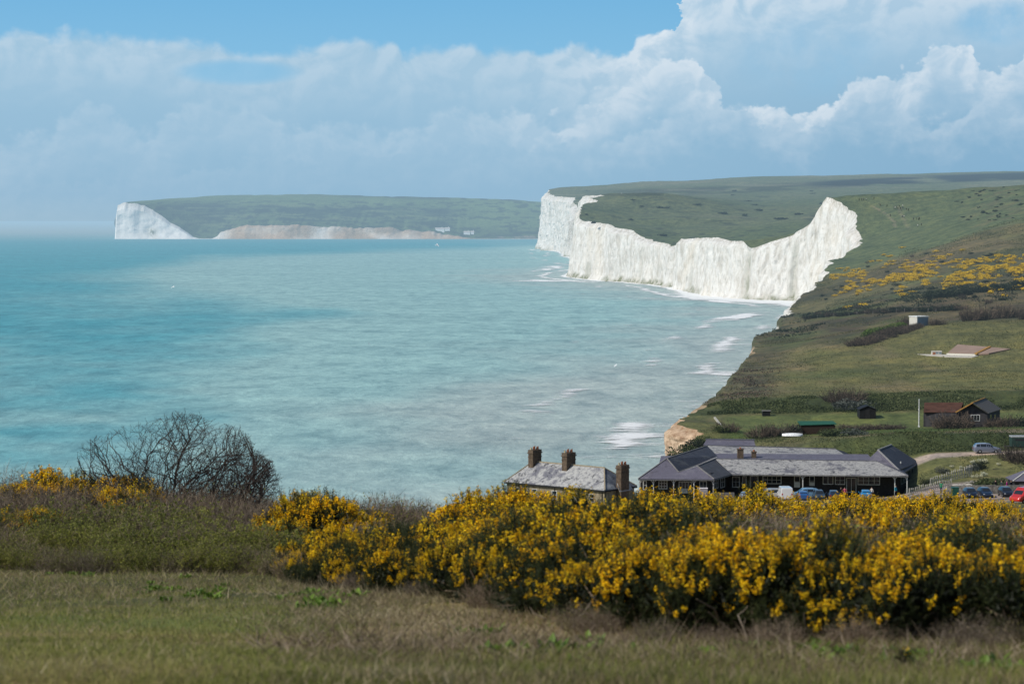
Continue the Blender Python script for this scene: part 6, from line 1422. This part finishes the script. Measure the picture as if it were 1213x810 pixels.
def mid_bushes():
    R = BR
    # round the hotel and the houses
    for px, y, w, h, k, lab in ((764, 408, 4.2, 2.2, 'grey', 'grey green bush at the cliff edge beside the dark veranda end'), (757, 402, 3.0, 1.7, 'grey', 'smaller grey green bush between the cottages and the veranda'), (800, 441, 5.5, 2.0, 'green', 'rounded green bush behind the seaward slate roof'), (812, 446, 4.5, 2.4, 'green', 'green bush at the foot of the tan cliff'), (822, 449, 5.0, 2.6, 'dark', 'dark bush left of the rear slate roof'), (830, 452, 5.0, 2.2, 'green', 'low green bush nearest the rear slate roof'),
                               (1128, 466, 9.5, 3.6, 'bare', 'large brown leafless bush in front of the boarded house'), (1139, 463, 6.5, 2.9, 'bare', 'brown leafless bush just right of the large one by the boarded house'), (1117, 464, 5, 2.4, 'bare', 'smaller brown bush at the left end of the boarded house'), (1180, 466, 5.5, 2.2, 'bare', 'brown bush below the ribbed roof'), (1192, 466, 6, 2.6, 'bare', 'brown bush right of the boarded house'), (1206, 468, 6, 2.4, 'dark', 'dark bush at the right edge past the boarded house'),
                               (1201, 414, 6.5, 2.8, 'bare', 'brown mound of bare twigs in front of the box trailer'), (1210, 412, 6.0, 2.6, 'bare', 'brown twiggy mound at the right edge below the road'),
                               (862, 462, 6.5, 2.2, 'bare', 'brown leafless bush by the sloping rail'), (852, 460, 4.5, 1.8, 'green', 'green bush below the sloping rail'), (900, 455, 7, 2.4, 'bare', 'brown leafless hedge bush left of the green roofed shed'), (913, 455, 5, 2.6, 'bare', 'brown bush close against the yard left of the shed'), (928, 456, 7, 2.5, 'bare', 'brown bush between the dinghy and the shed'), (942, 457, 5, 2.4, 'dark', 'dark bush touching the left wall of the green roofed shed'),
                               (1000, 463, 7, 1.4, 'bare', 'low brown hedge bush right of the green roofed shed'), (1012, 464, 6, 1.3, 'bare', 'low brown hedge bush below the black hut'), (1026, 465, 6, 1.2, 'bare', 'low brown hedge bush below and right of the black hut'), (1042, 466, 7, 1.2, 'bare', 'low brown hedge bush left of the white pole'), (1058, 467, 7, 1.2, 'bare', 'low brown hedge bush nearest the white pole'),
                               (1000, 452, 9, 2.0, 'green', 'rounded green mound of shrubs behind the slate roofs'), (1014, 448, 7, 1.6, 'grey', 'pale grey green shrub on the mound'), (985, 449, 6, 1.6, 'green', 'green shrub by the orange banner'),
                               (1010, 497, 9, 2.4, 'grey', 'pale green rounded shrub left of the black hut'), (999, 500, 7, 2.6, 'bare', 'brown thicket behind the black hut'), (1009, 503, 8, 3.2, 'bare', 'tall brown thicket left of the black hut'), (990, 503, 7, 2.8, 'bare', 'brown thicket further left behind the lawn'),
                               (1152, 409, 2.8, 1.6, 'grey', 'blue grey bush beside the white flowers above the palings'), (1160, 410, 3.2, 1.9, 'dark', 'dark bush under the white flowers'), (1117, 410, 2.8, 1.4, 'grey', 'blue grey bush left of the palings'), (1097, 402, 2.4, 1.4, 'dark', 'dark bush by the right corner of the long building'), (1174, 392, 6, 1.6, 'green', 'green bank bush behind the walkers at the flint wall'), (1184, 393, 6, 1.7, 'green', 'green bank bush nearest the slate roofed kiosk'), (1166, 392, 5, 1.3, 'green', 'green bank bush above the boulders')):
        bush(k, ground_at(px, y) - Vector((0, 0, .1)), w, h, lab)
    for px, y, w in ((1128, 412, .9), (1139, 411, 1.0), (1154, 413, 1.4), (1162, 413.5, 1.5), (1168, 413, 1.5), (1157, 411, 1.1), (1183, 411, 1.0), (1160, 402, 1.5), (1166, 403, 1.6), (1153, 402, 1.0)):
        bush('white', ground_at(px, y) + Vector((0, 0, .1)), w, w * .55, 'low bush covered in white flowers on the bank above the flint wall', 'bush', 'white flowering bushes on the bank')
    # long thicket and fresh green below the white hut, row of bushes right of it
    for i in range(34):
        f = i / 33 + R.uniform(-.02, .02); px = 1011 + 78 * f; y = 672 + 26 * f + R.uniform(-4, 8); bush('bare', ground_at(px, y), R.uniform(4, 7), R.uniform(1.5, 2.5) * (1 if i < 26 else .7), 'brown leafless bush in the long thicket below the white hut', 'bush', 'thicket below the white hut')
    for px, y, w in ((1027, 700, 6), (1034, 702, 6), (1040, 704, 5), (1052, 706, 6), (1060, 708, 7), (1066, 708, 5)):
        bush('fresh', ground_at(px, y), w, 2.4, 'fresh green bush behind the brown thicket', 'bush', 'fresh green bushes behind the thicket')
    for px, y, w, h in ((1069, 712, 5, 3.2), (1073, 714, 4, 3.2), (1148, 715, 8, 4.6), (1155, 716, 7, 4), (1166, 718, 8, 4.4), (1186, 722, 9, 4.8), (1200, 724, 6, 3), (1106, 702, 5, 2.2), (1113, 701, 5, 1.8), (1206, 726, 5, 3), (1211, 700, 4, 3)):
        bush('bare', ground_at(px, y), w, h, 'tall brown leafless bush near the white hut on the hillside', 'bush', 'bare bushes round the white hut')
    # dark hedge line on the hillside
    for i in range(46):
        f = i / 45; px = 958 + 180 * f; y = 915 - 120 * f + R.uniform(-3, 3); bush('dark' if i % 3 else 'bare', ground_at(px, y), R.uniform(4, 8), R.uniform(1.2, 2.4), 'dark low bush in the hedge line across the hillside', 'bush', 'hedge line across the hillside')
    for i in range(26):
        f = i / 25; px = 1100 + 115 * f; row = 353 - 12 * f + R.uniform(-2, 2); g = hill_at(px, row, 700, 1200); bush('dark', g, R.uniform(5, 9), R.uniform(2, 3.4), 'dark bush in the hedge below the flowering gorse', 'bush', 'dark hedge below the hillside gorse')
    # flowering gorse over the hillside in drifts
    n = 0; tries = 0; HG = []
    while n < 420 and tries < 6000:
        tries += 1; px = R.uniform(985, 1222); row = R.uniform(304, 352)
        c = np.interp(px, [985, 1060, 1130, 1222], [333, 326, 324, 322]); dens = math.exp(-((row - c) / (9 + (px - 985) * .03)) ** 2) * .9 + .05
        dens *= sst(-.25, .2, fbm(px / 26, row / 7, 401, 3) + .08); 
        if R.random() > dens: continue
        g = hill_at(px, row, 760, 1300, 4)
        if g is None: continue
        w = R.uniform(2.2, 6.0); h = R.uniform(1.0, 2.0); me = R.choice(BM['gorse']); nv = len(me.vertices); q = np.empty(nv * 3, np.float32); me.vertices.foreach_get('co', q); q = q.reshape(-1, 3); a_ = R.uniform(0, 6.28); ca, sa = math.cos(a_), math.sin(a_)
        q = np.stack([(q[:, 0] * ca - q[:, 1] * sa) * w / 2 + g.x, (q[:, 0] * sa + q[:, 1] * ca) * w / 2 + g.y, q[:, 2] * h + g.z], 1); vq = np.empty(nv, np.float32); me.attributes['v'].data.foreach_get('value', vq); HG.append((q, vq)); n += 1
    V = np.concatenate([q for q, _ in HG]); o = npmesh('hillside_gorse', V, [np.arange(len(V)).reshape(-1, 4)], [M_GORSEFAR], attrs={'v': np.concatenate([v for _, v in HG])}); tag(o, kind='stuff')
    for px, row in ((1069, 294.5), (1140, 298), (1108, 299), (1047, 303), (1006, 365), (1024, 362), (1126, 303), (1018, 347)):
        g = hill_at(px, row, 650, 1400, 4); bush('gorse', g, 4.5, 1.6, 'lone yellow gorse bush apart from the drifts on the hillside', 'shrub', 'lone gorse on the far hillside', 'gorse_bush')
    # dark tussocky bushes: heath, cliff-edge scrub, far downs
    for i in range(70):
        px = R.uniform(975, 1222); row = R.uniform(300, 372); g = hill_at(px, row, 700, 1300, 4)
        if g is not None and fbm(px / 22, row / 6, 402, 2) > -.1: bush(R.choice(['dark', 'bare', 'low']), g, R.uniform(2, 6), R.uniform(.6, 1.6), 'small dark heath bush between the gorse drifts', 'bush', 'heath bushes on the hillside')
    for i in range(44):
        px = R.uniform(1130, 1220); row = R.uniform(222, 262); g = hill_at(px, row, 1000, 1620, 4)
        if g is not None: bush('low', g, R.uniform(2, 5), R.uniform(.8, 1.8), 'small dark bush on the upper right of the green hill', 'bush', 'scattered bushes high on the green hill')
    for i in range(64):
        px = R.uniform(690, 985); row = R.uniform(226, 284); g = hill_at(px, row, 1750, 4600, 8)
        if g is not None and g.y > 1750 and fbm(px / 40, row / 9, 403, 3) > -.05: bush('low', g, R.uniform(5, 16), R.uniform(2, 4), 'dark distant bush on the far downs', 'bush', 'bushes scattered on the far downs')
mid_bushes()
def rough_turf():
    """tussocks and bank cover over the visible slopes: leaf-sized faces, too many to count"""
    rng = np.random.default_rng(61)
    def lay(name, n, ya, yb, cond, ln, w, mat, vfun, kind='blade', up=.9):
        y = ya + (yb - ya) * rng.random(n) ** 1.0; x = coast(y) + rng.random(n) * np.maximum(3, .222 * y - coast(y)); z = H(x, y); px, row = proj(x, y, z); k = cond(px, row, x, y); k = rng.random(n) < k; x, y, z, px, row = [q[k] for q in (x, y, z, px, row)]; m = len(x)
        s = (y / 450.0); p = np.stack([x, y, z], 1)
        if kind == 'blade': d = unit(np.stack([rng.normal(size=m) * .6, rng.normal(size=m) * .6, np.full(m, up)], 1)); V, Fc = blades(p, d, rng.uniform(.5, 1.3, m) * ln * s, rng.uniform(.6, 1.3, m) * w * s, rng)
        else: V, Fc = leafq(p + np.stack([rng.normal(size=m) * .1, rng.normal(size=m) * .1, rng.uniform(0, ln, m)], 1), rng.uniform(.6, 1.4, m) * w * s, rng)
        o = pm(name, *join([(V, Fc, vfun(x, y, rng, m))]), mat); tag(o, kind='stuff')
    nz = lambda x, y, r, m: np.clip(.45 + .4 * fbm(x / 9, y / 13, 62, 3) + r.normal(size=m) * .2, 0, 1)
    M_TURF = leafy('rough turf', [(0, (.035, .042, .014)), (.5, (.080, .088, .030)), (1, (.16, .135, .07))], .1, .8, air=True)
    lay('grass', 60000, 436, 700, lambda px, row, x, y: (.25 + .75 * sst(-.1, .3, fbm(x / 7, y / 12, 63, 3))) * np.where((y > 462) & (y < 491), .12, 1.), .22, .10, M_TURF, nz)
    lay('grass', 60000, 700, 1300, lambda px, row, x, y: sst(-.05, .3, fbm(x / 14, y / 26, 64, 3)), .20, .12, M_TURF, nz)
    lay('undergrowth', 30000, 423.5, 437, lambda px, row, x, y: (px > 960) * (y > 424) * (.25 + .75 * sst(-.2, .2, fbm(x / 4, y / 4, 60, 2))), .3, .26, M_BUSHG, nz, 'leaf')
    lay('undergrowth', 40000, 493, 511, lambda px, row, x, y: (px > 838) * sst(-.25, .25, fbm(x / 5, y / 4, 65, 2)), .35, .28, M_BUSHG, nz, 'leaf')
    lay('undergrowth', 26000, 512, 640, lambda px, row, x, y: sst(930, 880, px - (y - 510) * .07) * sst(-.1, .25, fbm(x / 4, y / 7, 66, 3)), .4, .30, M_BUSHB, nz, 'leaf')
    lay('undergrowth', 22000, 438, 462, lambda px, row, x, y: (px < 1000) * sst(0, .3, fbm(x / 4, y / 4, 67, 2)) * .8 + .1, .3, .22, M_BUSHG, nz, 'leaf')
    lay('undergrowth', 30000, 800, 1010, lambda px, row, x, y: sst(.0, .3, fbm(x / 9, y / 22, 68, 3)) * .9, .5, .30, M_BUSHD, nz, 'leaf')
    lay('undergrowth', 16000, 399, 418, lambda px, row, x, y: (px > 1086) * sst(-.1, .3, fbm(x / 3, y / 3, 69, 2)), .25, .2, M_BUSHG, nz, 'leaf')
rough_turf()
